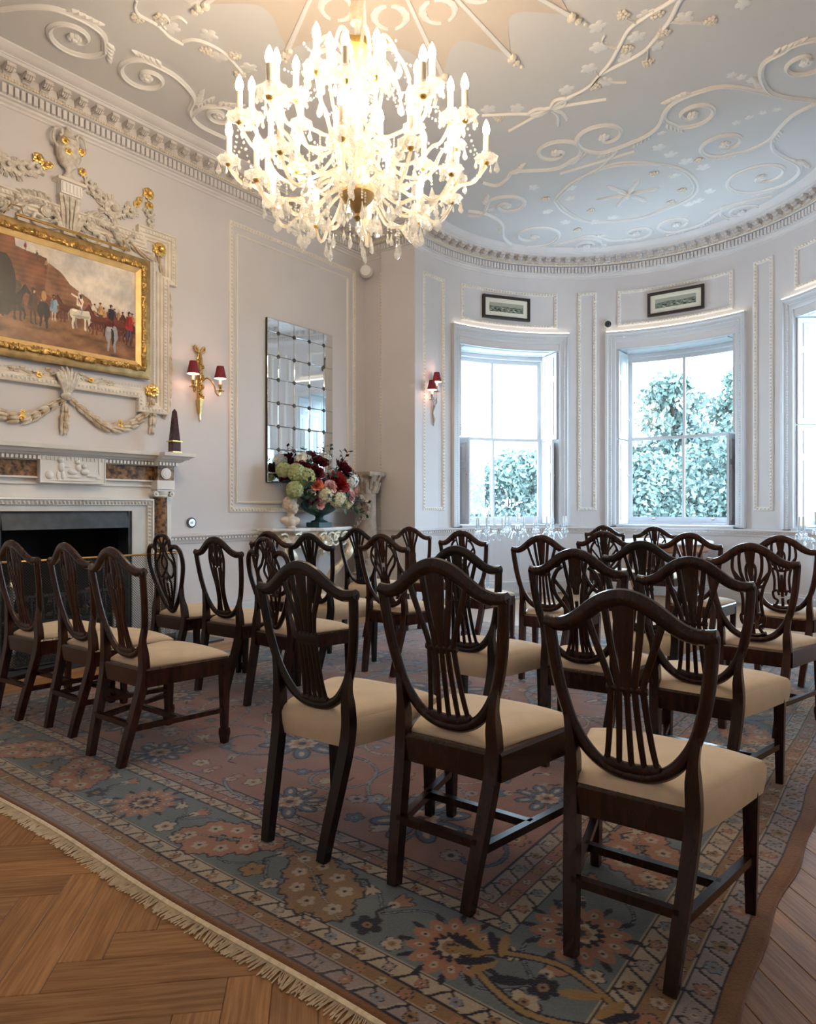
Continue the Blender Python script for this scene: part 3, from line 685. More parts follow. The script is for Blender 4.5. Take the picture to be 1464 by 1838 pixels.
# main blue border
def main_border(p, q, wd):
    p, q = np.array(p), np.array(q); L = np.linalg.norm(q - p); d = (q - p) / L; nrm = np.array((-d[1], d[0])); a = math.atan2(d[1], d[0]); n = int(round(L / .50)); 
    for i in range(n):
        c = p + d * L * (i + .5) / n; s = L / n
        # vines
        rug.line([tuple(c + d * s * (t - .5) + nrm * wd * .33 * math.sin(2 * math.pi * t + i * math.pi)) for t in np.linspace(0, 1, 25)], .011, NAVY)
        rug.line([tuple(c + d * s * (t - .5) + nrm * wd * .33 * math.sin(2 * math.pi * t + i * math.pi)) for t in np.linspace(0, 1, 25)], .004, SKY)
        if i % 3 == 0: rosette(*c, wd * .46)
        elif i % 3 == 1: cluster(*(c + nrm * wd * .02), a + .45, wd / .235)
        else: cluster(*(c - nrm * wd * .02), a + math.pi - .5, wd / .235, (ROSE, TAN)[i % 2])
        e = c + d * s * .5; tulip(*(e + nrm * wd * .2), a + 1.2, .06); flower(*(e - nrm * wd * .24), .042, (CREAM, GOLD, NAVY)[i % 3], TAN, 5)
        flower(*(c - d * s * .28 - nrm * wd * .32), .03, CREAM, TAN, 5); tulip(*(c + d * s * .26 + nrm * wd * .30), a - .6, .045, CREAM)
for p, q, wd in band_runs(4): main_border(p, q, wd)
for (cx, cy) in ((x1 - .40, y0 + .33), (x0 + .40, y0 + .33)):   # corner cartouche
    for wv, cc in ((.030, NAVY), (.018, GOLD)): rug.line([(cx + .155 * math.cos(t) * (1 + .25 * math.cos(2 * t)), cy + .10 * math.sin(t)) for t in np.linspace(0, 6.3, 40)], wv, cc)
    flower(cx, cy, .045, NAVY, TAN, 6, BLUE); rug.ell(cx - .08, cy - .03, .05, .018, .5, NAVY); rug.ell(cx + .08, cy + .03, .05, .018, .5, GOLD)
    for sg in (-1, 1):
        for k in range(7): rug.ell(cx + sg * (.20 + .045 * math.cos(k - 3)), cy - sg * .03 + .055 * math.sin((k - 3) * .5), .05, .014, (k - 3) * .4 * sg, NAVY if k % 2 else GOLD)
# field: vines, palmettes and flowers, mirrored about both axes
cxm, cym = (FX0 + FX1) / 2, (FY0 + FY1) / 2; rr = random.Random(5)
def msym(fn):
    for sx in (1, -1):
        for sy in (1, -1): fn(lambda x, y: (cxm + sx * x, cym + sy * y), sx, sy)
HX, HY = (FX1 - FX0) / 2, (FY1 - FY0) / 2
for wv, cc in ((.055, NAVY), (.045, SKY)):
    def md(P, sx, sy): rug.line([P(.55 * math.cos(t) * (1 + .1 * math.cos(8 * t)), .8 * math.sin(t) * (1 + .1 * math.cos(8 * t))) for t in np.linspace(0, 1.57, 30)], wv, cc)
    msym(md)
for i in range(15):
    ax, ay = rr.uniform(.1, HX * .95), rr.uniform(.1, HY * .97); ph = rr.uniform(0, 6.28); Lr = rr.uniform(.18, .4); tw = rr.choice((-1, 1)) * rr.uniform(5, 9)
    pts = [(ax + Lr * (1 - t) * math.cos(ph + tw * t), ay + Lr * (1 - t) * math.sin(ph + tw * t)) for t in np.linspace(0, .9, 30)]
    cc = (SKY, STEEL, CREAM)[i % 3]
    def vn(P, sx, sy): rug.line([P(*p) for p in pts], .018, NAVY); rug.line([P(*p) for p in pts], .011, cc)
    msym(vn)
for i in range(110):
    ax, ay = rr.uniform(.03, HX * .97), rr.uniform(.03, HY * .97); r = rr.uniform(.022, .05); c1, c2 = rr.choice(((SKY, CREAM), (CREAM, ROSE), (STEEL, SKY), (LILAC, NAVY), (ROSE, CREAM), (CREAM, STEEL))); k = rr.choice((5, 6, 8)); ro = rr.uniform(0, 6); kind = rr.random()
    def fl(P, sx, sy):
        x, y = P(ax, ay)
        if kind < .55: flower(x, y, r, c1, c2, k, NAVY, ro)
        elif kind < .8: tulip(x, y, ro * sx, r * 1.5, c1)
        else:
            rug.ell(x, y, r * 1.5, r * .5, ro * sx * sy, NAVY); rug.ell(x, y, r * 1.3, r * .36, ro * sx * sy, c1)
    msym(fl)
for (ax, ay, r) in ((.95, 1.55, .20), (.0, 1.25, .22), (1.0, .5, .19), (.45, 1.75, .15), (1.25, 1.1, .14), (0, 0, .3)):
    def bm(P, sx, sy):
        x, y = P(ax, ay)
        for k in range(8):
            a = k * math.pi / 4; rug.ell(x + r * .62 * math.cos(a), y + r * .62 * math.sin(a), r * .36, r * .2, a, NAVY); rug.ell(x + r * .62 * math.cos(a), y + r * .62 * math.sin(a), r * .31, r * .155, a, STEEL); rug.ell(x + r * .66 * math.cos(a), y + r * .66 * math.sin(a), r * .15, r * .06, a, CREAM)
        rug.polar(x, y, r * .36, petal(8), CREAM); rug.polar(x, y, r * .24, petal(6), ROSE); rug.disc(x, y, r * .1, NAVY)
    msym(bm)
# dye variation
X, Y = np.meshgrid(xs, ys); v = 1 + .06 * np.sin(Y * 37 + np.sin(X * 3) * 2) + .05 * np.sin(Y * 11 + X * 2) + .04 * rng.normal(size=X.shape)
rug.im *= v[..., None] * .72
def rugmap(X, Y):
    wob = .008 * np.sin(Y * 5.1) * np.clip((X - (x1 - .35)) / .35, 0, 1) + .006 * np.sin(Y * 13) * np.clip((X - (x1 - .12)) / .12, 0, 1)
    wob2 = .008 * np.sin(X * 4.3) * np.clip((y0 + .3 - Y) / .3, 0, 1)
    e = np.minimum.reduce([X - x0, x1 - X, Y - y0, y1 - Y]); z = .009 * np.clip(e / .008, 0, 1) + .003
    z = z + .004 * np.sin(Y * 13) * np.clip((X - (x1 - .1)) / .1, 0, 1) * (e > .004)
    return np.stack([X + wob, Y + wob2, np.maximum(z, .002)], -1)
carpet = thing('persian_carpet', 'large worn floral carpet with blue border and cream fringe on the parquet', 'carpet', (0, 0, 0))
link('pile', rug.mesh('pile', rugmap, 'rug_pile'), carpet)
# fringe: knotted strip and tassels along the near end
fr = MB(); kn = MB(); rf = random.Random(3)
xx = x0 + .01
while xx < x1 - .01:
    yb = y0 + .008 * math.sin(xx * 4.3); ln = rf.uniform(.045, .062); dx = rf.uniform(-.014, .014) + .012 * math.sin(xx * 23)
    fr.add([(xx - .0016, yb - .012, .006), (xx + .0016, yb - .012, .006), (xx + dx + .002, yb - ln, .0035), (xx + dx - .002, yb - ln, .0035), (xx, yb - .012, .010), (xx + dx, yb - ln, .0065)], [(0, 1, 2, 3), (0, 4, 5, 3), (1, 2, 5, 4), (3, 5, 2)])
    xx += rf.uniform(.0042, .0060)
stuff(fr.build('fringe', 'fringe_wool', carpet, False))
kn.tube([(x, y0 + .008 * math.sin(x * 4.3) - .006, .007) for x in np.arange(x0, x1, .06)], .009, 6, flat=.8); kn.build('fringe_band', 'fringe_wool', carpet)

# ------------------------------------------------------------------ plasterwork on the ceiling
ZC = CEIL
def crelief(mb, pts, w0, w1, h=.016): 
    pts = [(p[0], p[1], ZC) for p in pts]; n = len(pts)
    mb.strip(pts, [w0 + (w1 - w0) * i / (n - 1) for i in range(n)], [2 * h] * n, (0, 0, 1))
def leafshape(lobes=5, dep=.34):
    o = []
    for i in range(lobes * 4):
        t = 2 * math.pi * i / (lobes * 4); o.append((t, 1 - dep * (1 - abs(math.cos(lobes * t / 2))) * (0.6 if i % 2 else 1)))
    return o
def leaf_mesh(lobes=5, name='vine_leaf'):
    mb = MB(); s = leafshape(lobes); n = len(s)
    ring = [(r * math.cos(t), r * math.sin(t), 0) for t, r in s]; up = [(x * .8, y * .8, -.16) for x, y, _ in ring]
    vs = ring + up + [(0, 0, -.12)]; fs = [(i, n + i, n + (i + 1) % n, (i + 1) % n) for i in range(n)] + [(n + i, 2 * n, n + (i + 1) % n) for i in range(n)]
    return mb.add(vs, fs).mesh(name, 'plaster_white', True, 60)
LEAF = leaf_mesh(); 
gm = MB()
for (a, b, c) in ((0, 0, -.5), (.5, .1, -.3), (-.45, .15, -.3), (.1, .5, -.3), (-.1, -.5, -.3), (.45, -.4, -.25), (-.5, -.4, -.25), (.5, .55, -.2), (-.45, .6, -.2), (0, .95, -.2), (.85, -.1, -.15)): gm.ball((a, b, c), .33, 7, 5)
GRAPE = gm.mesh('grape_cluster', 'plaster_cream')
def cleaf(x, y, s, rot=None): 
    o = link('vine_leaf', LEAF, ceiling, (x, y, ZC), (0, 0, random.uniform(0, 6.28) if rot is None else rot)); o.scale = (s, s * random.uniform(.75, 1), s * .6)
def cgrape(x, y, s): o = link('grape_cluster', GRAPE, ceiling, (x, y, ZC), (0, 0, random.uniform(0, 6.28))); o.scale = (s, s, s * .7)
def scroll(tail, c, w=.055, turns=1.25, leafy=True):
    tail = crv(tail, 6); c = np.array(c); p = np.array(tail[-1]); q = np.array(tail[-3]); v0 = p - c; d = p - q; sg = 1 if v0[0] * d[1] - v0[1] * d[0] > 0 else -1
    r0 = np.linalg.norm(v0); a0 = math.atan2(v0[1], v0[0]); n = 34; sp = []
    for i in range(1, n + 1):
        t = i / n; a = a0 + sg * t * turns * 2 * math.pi; r = r0 * (1 - t) ** .75 + .02; sp.append((c[0] + r * math.cos(a), c[1] + r * math.sin(a)))
    mb = MB(); pts = tail + sp; n = len(pts); P3 = [(x, y, ZC) for x, y in pts]
    mb.strip(P3, [w * (.55 + .5 * math.sin(math.pi * min(1, i / n * 1.3)) if i < n * .75 else w * 9 * .5 * (1 - .3)) if False else w * (.45 + .55 * math.sin(math.pi * (.15 + .8 * i / n))) for i in range(n)], .035, (0, 0, 1))
    mb.strip(P3, [w * .4 * (.45 + .55 * math.sin(math.pi * (.15 + .8 * i / n))) for i in range(n)], .055, (0, 0, 1))
    for k in range(6): a = k * 1.05; mb.ball((c[0] + .03 * math.cos(a), c[1] + .03 * math.sin(a), ZC - .012), .024, 6, 4)
    mb.ball((c[0], c[1], ZC - .02), .026, 6, 4)
    o = mb.build('plaster_scroll', 'plaster_white', ceiling)
    if leafy:                                # acanthus husks wrapped on the outside of the stem
        L = MB(); m = len(tail)
        for f in (.45, .9):
            i = min(m - 2, int(m * f)); p = Vector((*tail[i], ZC)); d = (Vector((*tail[i + 1], ZC)) - p).normalized(); b = Vector((-d.y, d.x, 0)) * sg * -1
            for k in range(5):
                q = p + d * (.045 * k) + b * .015; e = q + d * .07 + b * (.055 - .008 * k); L.strip([q, (q + e) / 2 + b * .008, e], [.02, .035, .006], [.03, .045, .02], (0, 0, 1))
        L.build('acanthus_husk', 'plaster_white', o)
SCR = [([(-1.06, 6.52), (-1.26, 6.24), (-1.43, 6.1), (-1.7, 6.09), (-1.84, 6.17), (-1.92, 6.32), (-1.87, 6.48)], (-1.69, 6.4)),
 ([(-1.9, 6.25), (-2.0, 6.41), (-2.14, 6.5), (-2.28, 6.53), (-2.48, 6.55)], (-2.46, 6.27)),
 ([(-3.85, 6.35), (-3.76, 6.5), (-3.59, 6.44), (-3.47, 6.35), (-3.26, 6.47), (-3.06, 6.56), (-2.87, 6.49)], (-2.95, 6.26)),
 ([(-0.79, 6.87), (-0.97, 6.95), (-1.12, 7.13), (-1.22, 7.28), (-1.42, 7.37), (-1.61, 7.34)], (-1.58, 7.11)),
 ([(-1.2, 7.27), (-1.23, 7.5), (-1.17, 7.74), (-1.08, 7.99), (-1.11, 8.22), (-1.27, 8.39), (-1.46, 8.42)], (-1.43, 8.05)),
 ([(-0.79, 6.83), (-1.0, 6.6), (-1.09, 6.42), (-1.1, 6.18), (-1.04, 6.0), (-0.9, 5.95)], (-0.78, 6.18)),
 ([(-1.42, 8.6), (-1.66, 8.58), (-1.91, 8.6), (-2.0, 8.82), (-1.93, 9.04)], (-1.79, 8.86)),
 ([(-1.81, 8.6), (-1.99, 8.7), (-2.16, 8.86), (-2.33, 8.96), (-2.53, 8.98)], (-2.51, 8.75)),
 ([(-4.01, 8.45), (-3.74, 8.45), (-3.5, 8.43), (-3.34, 8.75), (-3.13, 8.86)], (-2.99, 8.72)),
 ([(-4.35, 6.85), (-4.22, 7.08), (-4.22, 7.42), (-4.42, 7.83), (-4.43, 8.17), (-4.23, 8.33)], (-4.08, 8.01)),
 ([(-4.42, 6.96), (-4.27, 7.04), (-4.06, 6.82)], (-3.91, 7.01)), ([(-3.81, 8.45), (-3.61, 8.45), (-3.47, 8.66), (-3.5, 8.83)], (-3.66, 8.73)),
 ([(-5.22, 2.08), (-5.06, 2.17), (-4.92, 2.29), (-4.87, 2.42), (-4.86, 2.55), (-4.9, 2.66), (-5.02, 2.74)], (-5.09, 2.54)),
 ([(-5.33, 4.1), (-5.34, 3.82), (-5.23, 3.64), (-5.04, 3.55), (-4.94, 3.4), (-4.89, 3.23), (-4.9, 3.05)], (-5.09, 3.13)),
 ([(-5.29, 3.7), (-5.16, 3.67), (-5.05, 3.68), (-4.96, 3.75)], (-5.07, 3.83))]
for t, c in SCR: scroll(t, c, .05 if c[1] < 8.6 else .042)
def vine(pts, w=.035, w1=.025):
    mb = MB(); crelief(mb, crv(pts, 5), w, w1, .018); return mb.build('vine_stem', 'plaster_white', ceiling)
vine([(-.95, 4.42), (-1.15, 4.62), (-1.26, 4.80), (-1.42, 4.88), (-1.6, 4.92), (-1.76, 4.98), (-1.88, 5.11), (-2.01, 5.26), (-2.18, 5.39), (-2.29, 5.47), (-2.47, 5.49), (-2.65, 5.53), (-2.81, 5.57), (-3.13, 5.64)])
vine([(-.98, 4.50), (-1.12, 4.74), (-1.26, 4.82), (-1.38, 4.91), (-1.49, 5.06), (-1.62, 5.18), (-1.76, 5.29), (-1.94, 5.33), (-2.13, 5.36), (-2.26, 5.45), (-2.46, 5.5), (-2.67, 5.54), (-2.81, 5.53), (-2.98, 5.41), (-3.2, 5.27)])
vine([(-2.7, 5.52), (-2.5, 5.6), (-2.22, 5.71)])
for L in ([(-2.67, 5.55), (-2.58, 5.46), (-2.5, 5.49), (-2.55, 5.57), (-2.67, 5.55), (-2.76, 5.48), (-2.85, 5.5), (-2.8, 5.58), (-2.67, 5.55)], [(-2.67, 5.55), (-2.66, 5.68), (-2.72, 5.82)], [(-2.66, 5.55), (-2.61, 5.66), (-2.62, 5.79)]):
    mb = MB(); crelief(mb, crv(L, 5), .03, .035, .02); mb.build('ribbon', 'plaster_white', ceiling)
for p in [(-1.94, 4.82), (-2.02, 5.04), (-2.18, 5.24), (-2.44, 5.39), (-2.9, 5.37), (-3.11, 5.23), (-2.14, 5.48), (-1.9, 5.29), (-1.75, 5.1), (-1.66, 5.29), (-1.41, 5.11), (-1.61, 4.91), (-1.04, 5.21), (-1.08, 4.5), (-.98, 4.75), (-4.28, 3.14), (-4.42, 3.34), (-4.34, 3.57), (-4.43, 2.92), (-4.07, 2.87)]: cleaf(*p, .075)
for p in [(-1.74, 4.81), (-1.56, 4.95), (-1.85, 5.17), (-2.22, 5.48), (-1.78, 5.43), (-1.58, 5.17), (-1.27, 5.25), (-3.1, 5.4), (-4.42, 3.23), (-4.31, 3.4), (-4.47, 3.58), (-4.53, 2.72), (-4.39, 2.81)]: cgrape(*p, .05)
for tw in ([(-1.9, 5.15), (-1.97, 5.0), (-1.93, 4.93)], [(-1.72, 5.27), (-1.77, 5.4)], [(-1.5, 5.08), (-1.42, 5.15), (-1.3, 5.25)], [(-1.7, 4.94), (-1.74, 4.85)], [(-2.14, 5.38), (-2.15, 5.29)], [(-2.16, 5.39), (-2.08, 5.52), (-2.0, 5.58)]): vine(tw, .014, .01)
# wreath in the bow
wre = [(-3.42, 7.21), (-3.1, 6.95), (-2.72, 6.86), (-2.45, 6.94), (-2.18, 7.15), (-2.03, 7.45), (-2.02, 7.85), (-2.16, 8.11), (-2.49, 8.24), (-2.87, 8.28), (-3.35, 8.0), (-3.47, 7.57), (-3.42, 7.21)]
vine(wre, .03, .03); vine([(x + .05 * math.sin(7 * i), y + .05 * math.cos(5 * i)) for i, (x, y) in enumerate(wre)], .02, .02)
for i, p in enumerate([(-3.47, 6.81), (-3.47, 7.13), (-3.15, 7.06), (-3.26, 7.3), (-3.19, 7.74), (-3.06, 8.09), (-3.58, 7.87), (-3.55, 8.16), (-3.62, 7.46), (-3.3, 8.08), (-2.38, 8.08), (-2.23, 8.28), (-2.12, 8.25), (-2.19, 7.86), (-1.95, 8.08), (-2.16, 7.48), (-2.32, 7.29), (-1.98, 7.24), (-1.87, 7.47), (-1.86, 7.27), (-2.06, 7.0), (-2.11, 6.8)]):
    (cgrape if i % 3 == 1 else cleaf)(*p, .05 if i % 3 == 1 else .075)
vine([(-3.1, 6.69), (-2.7, 6.7), (-2.32, 6.71)], .035, .03); vine([(-2.8, 6.88), (-2.6, 6.72), (-2.45, 6.6)], .03, .03)
mb = MB()
for k in range(6):
    a = k * math.pi / 3 + .2; c = (-2.7, 7.58); d = (math.cos(a), math.sin(a))
    mb.strip([(c[0] + d[0] * t, c[1] + d[1] * t, ZC) for t in (.03, .1, .18, .27, .34)], [.02, .06, .035, .045, .008], [.05, .06, .04, .05, .02], (0, 0, 1))
mb.ball((-2.7, 7.58, ZC - .02), .045, 8, 5); mb.build('leaf_star', 'plaster_white', ceiling)
for p in [(-1.18, 6.2), (-1.23, 6.1), (-1.29, 6.02), (-1.08, 6.78), (-1.19, 6.76), (-1.3, 6.77), (-1.41, 6.79), (-2.01, 6.55)]: cleaf(*p, .045)
vine([(-4.38, 2.62), (-4.45, 2.65), (-4.49, 2.71), (-4.48, 2.84), (-4.52, 2.97), (-4.51, 3.08)], .02, .02); vine([(-4.49, 3.06), (-4.4, 3.1), (-4.35, 3.21), (-4.35, 3.36), (-4.43, 3.58)], .024, .02); vine([(-4.48, 2.84), (-4.39, 2.88), (-4.35, 2.82), (-4.4, 2.8), (-4.46, 2.9)], .014, .012); vine([(-4.34, 2.86), (-4.28, 2.89), (-4.29, 2.96)], .012, .01)
# central fan: ribs, scalloped field, laurel rings and husk chains
MC = (-2.60, 2.92); MA, MBY = 1.44, 1.79
def ell(a, f=1.0): return (MC[0] + MA * f * math.cos(a), MC[1] + MBY * f * math.sin(a))
fan = []
for k in range(16):
    for j in range(12):
        t = j / 12; a = (k + t) * math.pi / 8; f = 1 - .20 * math.sin(math.pi * t); fan.append(ell(a, f))
n = len(fan); mb = MB().add([(x, y, ZC) for x, y in fan] + [(x, y, ZC - .006) for x, y in fan], [tuple(range(2 * n - 1, n - 1, -1))] + [(i, (i + 1) % n, n + (i + 1) % n, n + i) for i in range(n)])
fano = mb.build('fan_field', 'ceiling_beige', ceiling, False)
for k in range(16):
    a = k * math.pi / 8; p, q = ell(a, .06), ell(a, 1.0); b = MB().strip([(p[0], p[1], ZC - .012), ((p[0] + q[0]) / 2, (p[1] + q[1]) / 2, ZC - .012), (q[0], q[1], ZC - .012)], [.012, .028, .038], .02, (0, 0, 1))
    b.build('fan_rib', 'plaster_white', ceiling)
    mb = MB()
    for i in range(5): r_ = ell(a, 1.0 + .02 * i); mb.ball((r_[0] + .015 * (-1) ** i, r_[1] + .01 * (-1) ** i, ZC - .02), .032 - .004 * i, 6, 4)
    mb.build('rib_drop', 'plaster_cream', ceiling)
    a += math.pi / 16; c = ell(a, .60); mb = MB(); R0 = .115
    for sgn in (1, -1):
        pts = []; 
        for i in range(13): t = a + math.pi + sgn * (.15 + 2.75 * i / 12); pts.append((c[0] + R0 * math.cos(t), c[1] + R0 * math.sin(t), ZC - .008))
        mb.strip(pts, [.012 + .05 * math.sin(math.pi * (i / 12) ** .7) * (1 if i % 2 else .75) for i in range(13)], .03, (0, 0, 1))
    mb.build('laurel_ring', 'plaster_white', ceiling)
    ch = MB()
    for i in range(6):
        p = ell(a, .28 + .036 * i); d = (math.cos(a), math.sin(a)); s_ = .028 + .003 * i
        ch.add([(p[0] - d[0] * s_ * .9, p[1] - d[1] * s_ * .9, ZC - .008), (p[0] - d[1] * s_, p[1] + d[0] * s_, ZC - .02), (p[0] + d[0] * s_, p[1] + d[1] * s_, ZC - .028), (p[0] + d[1] * s_, p[1] - d[0] * s_, ZC - .02), (p[0], p[1], ZC - .004)], [(0, 1, 2, 3), (0, 4, 1), (1, 4, 2), (2, 4, 3), (3, 4, 0)])
    ch.build('husk_chain', 'plaster_white', ceiling, False)
# ------------------------------------------------------------------ fireplace
F0 = XL
fp = thing('fireplace', 'white marble fireplace with brown marble frieze and carved cherub plaque', 'fireplace', (XL, FY, 0))
def fbox(name, m, s0, s1, t0, t1, z0, z1, parent=fp, sym=False):
    mb = MB().box(t0, t1, s0, s1, z0, z1)
    if sym: mb.box(t0, t1, -s1, -s0, z0, z1)
    return mb.build(name, m, parent, False)
# firebox
mb = MB(); mb.box(-.52, -.46, -.72, .72, -.02, 1.3); mb.box(-.5, 0, -.72, -.60, -.02, 1.3); mb.box(-.5, 0, .60, .72, -.02, 1.3); mb.box(-.5, 0, -.72, .72, 1.22, 1.3); mb.box(-.5, .0, -.72, .72, -.03, .005)
mb.build('firebox', 'soot', fp, False)
# white slips round the opening
mb = MB(); mb.box(-.02, .13, FH, .70, 0, 1.27); mb.box(-.02, .13, -.70, -FH, 0, 1.27); mb.box(-.02, .13, -FH, FH, 1.155, 1.27)
mb.build('opening_surround', 'marble_grey', fp, False)
fbox('inner_slip', 'iron_blue', FH - .028, FH, -.06, .115, 0, 1.155); fbox('inner_slip', 'iron_blue', -FH, -FH + .028, -.06, .115, 0, 1.155)
# carved architrave
def wf(s, t, z): return (t, s, z)
mb = frame(MB(), wf, -.76, .76, -.3, 1.265, [(0, .10), (0, .165), (.015, .17), (.02, .15), (.055, .15), (.06, .135), (.062, .1)]); mb.v = [(x, y, max(z, 0)) for x, y, z in mb.v]; mb.build('carved_architrave', 'marble_white', fp, ang=25)
mb = beads(MB(), wf, -.76, .76, -.31, 1.265, .037, .148, .032, .017); mb.f = [f for f in mb.f if min(mb.v[i][2] for i in f) > 0.01]; stuff(mb.build('egg_moulding', 'marble_grey', fp, False))
# backing slab, frieze, columns
mb = MB(); mb.box(-.005, .10, .70, .98, 0, 1.44); mb.box(-.005, .10, -.98, -.70, 0, 1.44); mb.box(-.005, .115, -.98, .98, 1.265, 1.44); mb.box(.1, .135, -.98, .98, 1.375, 1.39); mb.build('backing_slab', 'marble_white', fp, False)
fbox('frieze', 'marble_brown', -.76, .76, 0.0, .14, 1.437, 1.563)
fbox('frieze_fillet', 'marble_white', .275, .76, 0.0, .155, 1.423, 1.438); fbox('frieze_fillet', 'marble_white', -.76, -.275, 0.0, .155, 1.423, 1.438)
pq = fbox('carved_plaque', 'marble_white', -.275, .275, 0, .19, 1.385, 1.625)
mb = MB()
for (s, z, r, sc) in ((-.11, 1.575, .028, (1, 1, 1)), (-.105, 1.52, .035, (.6, .8, 1.3)), (-.13, 1.45, .02, (.6, .8, 2)), (-.09, 1.45, .02, (.6, .8, 2)), (-.06, 1.525, .014, (.6, 2.4, .8)), (.03, 1.565, .024, (1, 1, 1)), (.035, 1.52, .03, (.6, .9, 1.1)), (.085, 1.53, .024, (1, 1, 1)), (.09, 1.485, .034, (.6, 1.2, .9)), (.15, 1.45, .02, (.6, 2.6, .8)),
                      (.21, 1.435, .013, (.6, 2.2, .9)), (-.01, 1.48, .03, (.6, 1.5, .8)), (0, 1.44, .02, (.6, 3, .7)), (-.2, 1.45, .035, (.4, 1, 1)), (.22, 1.53, .018, (.4, .7, 4)), (.0, 1.41, .016, (.5, 14, .7))):
    mb.ball((.19, s, z), r, 8, 6, sc)
mb.build('cherub_relief', 'marble_white', pq)
frame(MB(), wf, -.275, .275, 1.385, 1.625, [(0, .19), (.0, .196), (.008, .196), (.012, .19)]).build('plaque_edge', 'marble_white', pq, False)
for sg in (-1, 1):
    c = sg * .84
    fbox('column_plinth', 'marble_white', c - .10, c + .10, 0, .24, 0, .14)
    mb = MB().lathe([(.098, .14), (.1, .155), (.085, .17), (.09, .185), (.072, .2), (.070, .5), (.064, 1.27), (.066, 1.28), (.066, 1.285)], 20, (.13, c, 0)); mb.build('column', 'marble_brown', fp)
    mb = MB(); mb.box(.055, .215, c - .08, c + .08, 1.335, 1.355); mb.lathe([(.066, 1.28), (.075, 1.29), (.07, 1.30), (.082, 1.32), (.08, 1.336)], 16, (.13, c, 0))
    for e in (-1, 1):
        mb.tube([(.06, c + e * .083, 1.312), (.205, c + e * .083, 1.312)], .026, 10); mb.ball((.206, c + e * .083, 1.312), .013, 8, 5)
    mb.build('ionic_capital', 'marble_white', fp)
    fbox('impost_block', 'marble_white', c - .09, c + .09, 0, .23, 1.355, 1.437)
    fbox('frieze_block', 'marble_brown', c - .085, c + .085, 0, .225, 1.437, 1.565)
    mb = MB()
    for (rr, tt) in ((.052, .0), (.04, .006), (.02, .01)):
        mb.tube([(.222, c, 1.50), (.234 + tt, c, 1.50)], rr, 20)
        mb.tube([(.14, c + sg * .083, 1.50), (.14, c + sg * (.096 + tt), 1.50)], rr, 20)
    mb.build('roundel', 'marble_white', fp)
# shelf with dentils; breaks forward over the columns
def shelf(prof, z):
    pts = [(0, -1.02), (0, -.93)]
    return pts
SP = [(.15, 1.565), (.165, 1.575), (.17, 1.60), (.20, 1.61), (.215, 1.625), (.24, 1.63), (.26, 1.65), (.285, 1.66), (.29, 1.69), (.0, 1.695)]
mb = MB(); plan = [(0.0, -.94), (.085, -.94), (.085, -.735), (0, -.735), (0, .735), (.085, .735), (.085, .94), (0.0, .94)]
def shelf_sweep(mb, prof):
    # plan path offset outward by t around a stepped front, ends returning to the wall
    vs = []
    for (t, z) in prof:
        ex = max(0, t - .15)
        vs += [(-.0, -.93 - ex, z), (t + .085, -.93 - ex, z), (t + .085, -.735 + ex * .0, z), (t, -.735, z), (t, .735, z), (t + .085, .735, z), (t + .085, .93 + ex, z), (-.0, .93 + ex, z)]
    M = 8; fs = [(i * M + j, i * M + j + 1, (i + 1) * M + j + 1, (i + 1) * M + j) for i in range(len(prof) - 1) for j in range(M - 1)]
    return mb.add(vs, fs)
shelf_sweep(mb, SP[:-1]); top = [(0, -1.07, 1.69), (.375, -1.07, 1.69), (.375, -.735, 1.69), (.29, -.735, 1.69), (.29, .735, 1.69), (.375, .735, 1.69), (.375, 1.07, 1.69), (0, 1.07, 1.69)]
mb.add(top, [(0, 1, 2, 3), (3, 4, 7, 0), (4, 5, 6, 7)]); mb.build('mantel_shelf', 'marble_white', fp, False)
dmm = MB().box(0, .03, -.0095, .0095, 1.575, 1.602).mesh('shelf_dentil', 'marble_white', False); nd = 0
for s in np.arange(-.72, .73, .0335): link('shelf_dentil', dmm, fp, (.168, s, 0))
for sg in (-1, 1):
    for s in np.arange(.75, .93, .0335): link('shelf_dentil', dmm, fp, (.253, sg * s, 0))
    for x in np.arange(.02, .24, .0335): link('shelf_dentil', dmm, fp, (x, sg * .935, 0), (0, 0, sg * math.pi / 2))
# smoke hood
mb = MB().add([(.10, -FH + .03, 1.15), (.10, FH - .03, 1.15), (.06, FH - .03, 1.005), (.06, -FH + .03, 1.005), (.02, -FH + .03, 1.15), (.02, FH - .03, 1.15), (.03, FH - .03, 1.005), (.03, -FH + .03, 1.005)], [(0, 1, 2, 3), (4, 7, 6, 5), (3, 2, 6, 7), (0, 4, 5, 1)])
mb.v = [(x if z > 1.1 else x + .075, y, z) for x, y, z in mb.v]; mb.build('smoke_hood', 'iron_blue', fp, False)
hs = struct(MB().box(XL - .02, -5.02, FY - 1.02, FY + 1.02, -.004, .012).build('hearth_slab', 'slate', None, False), 'dark slate hearth slab')
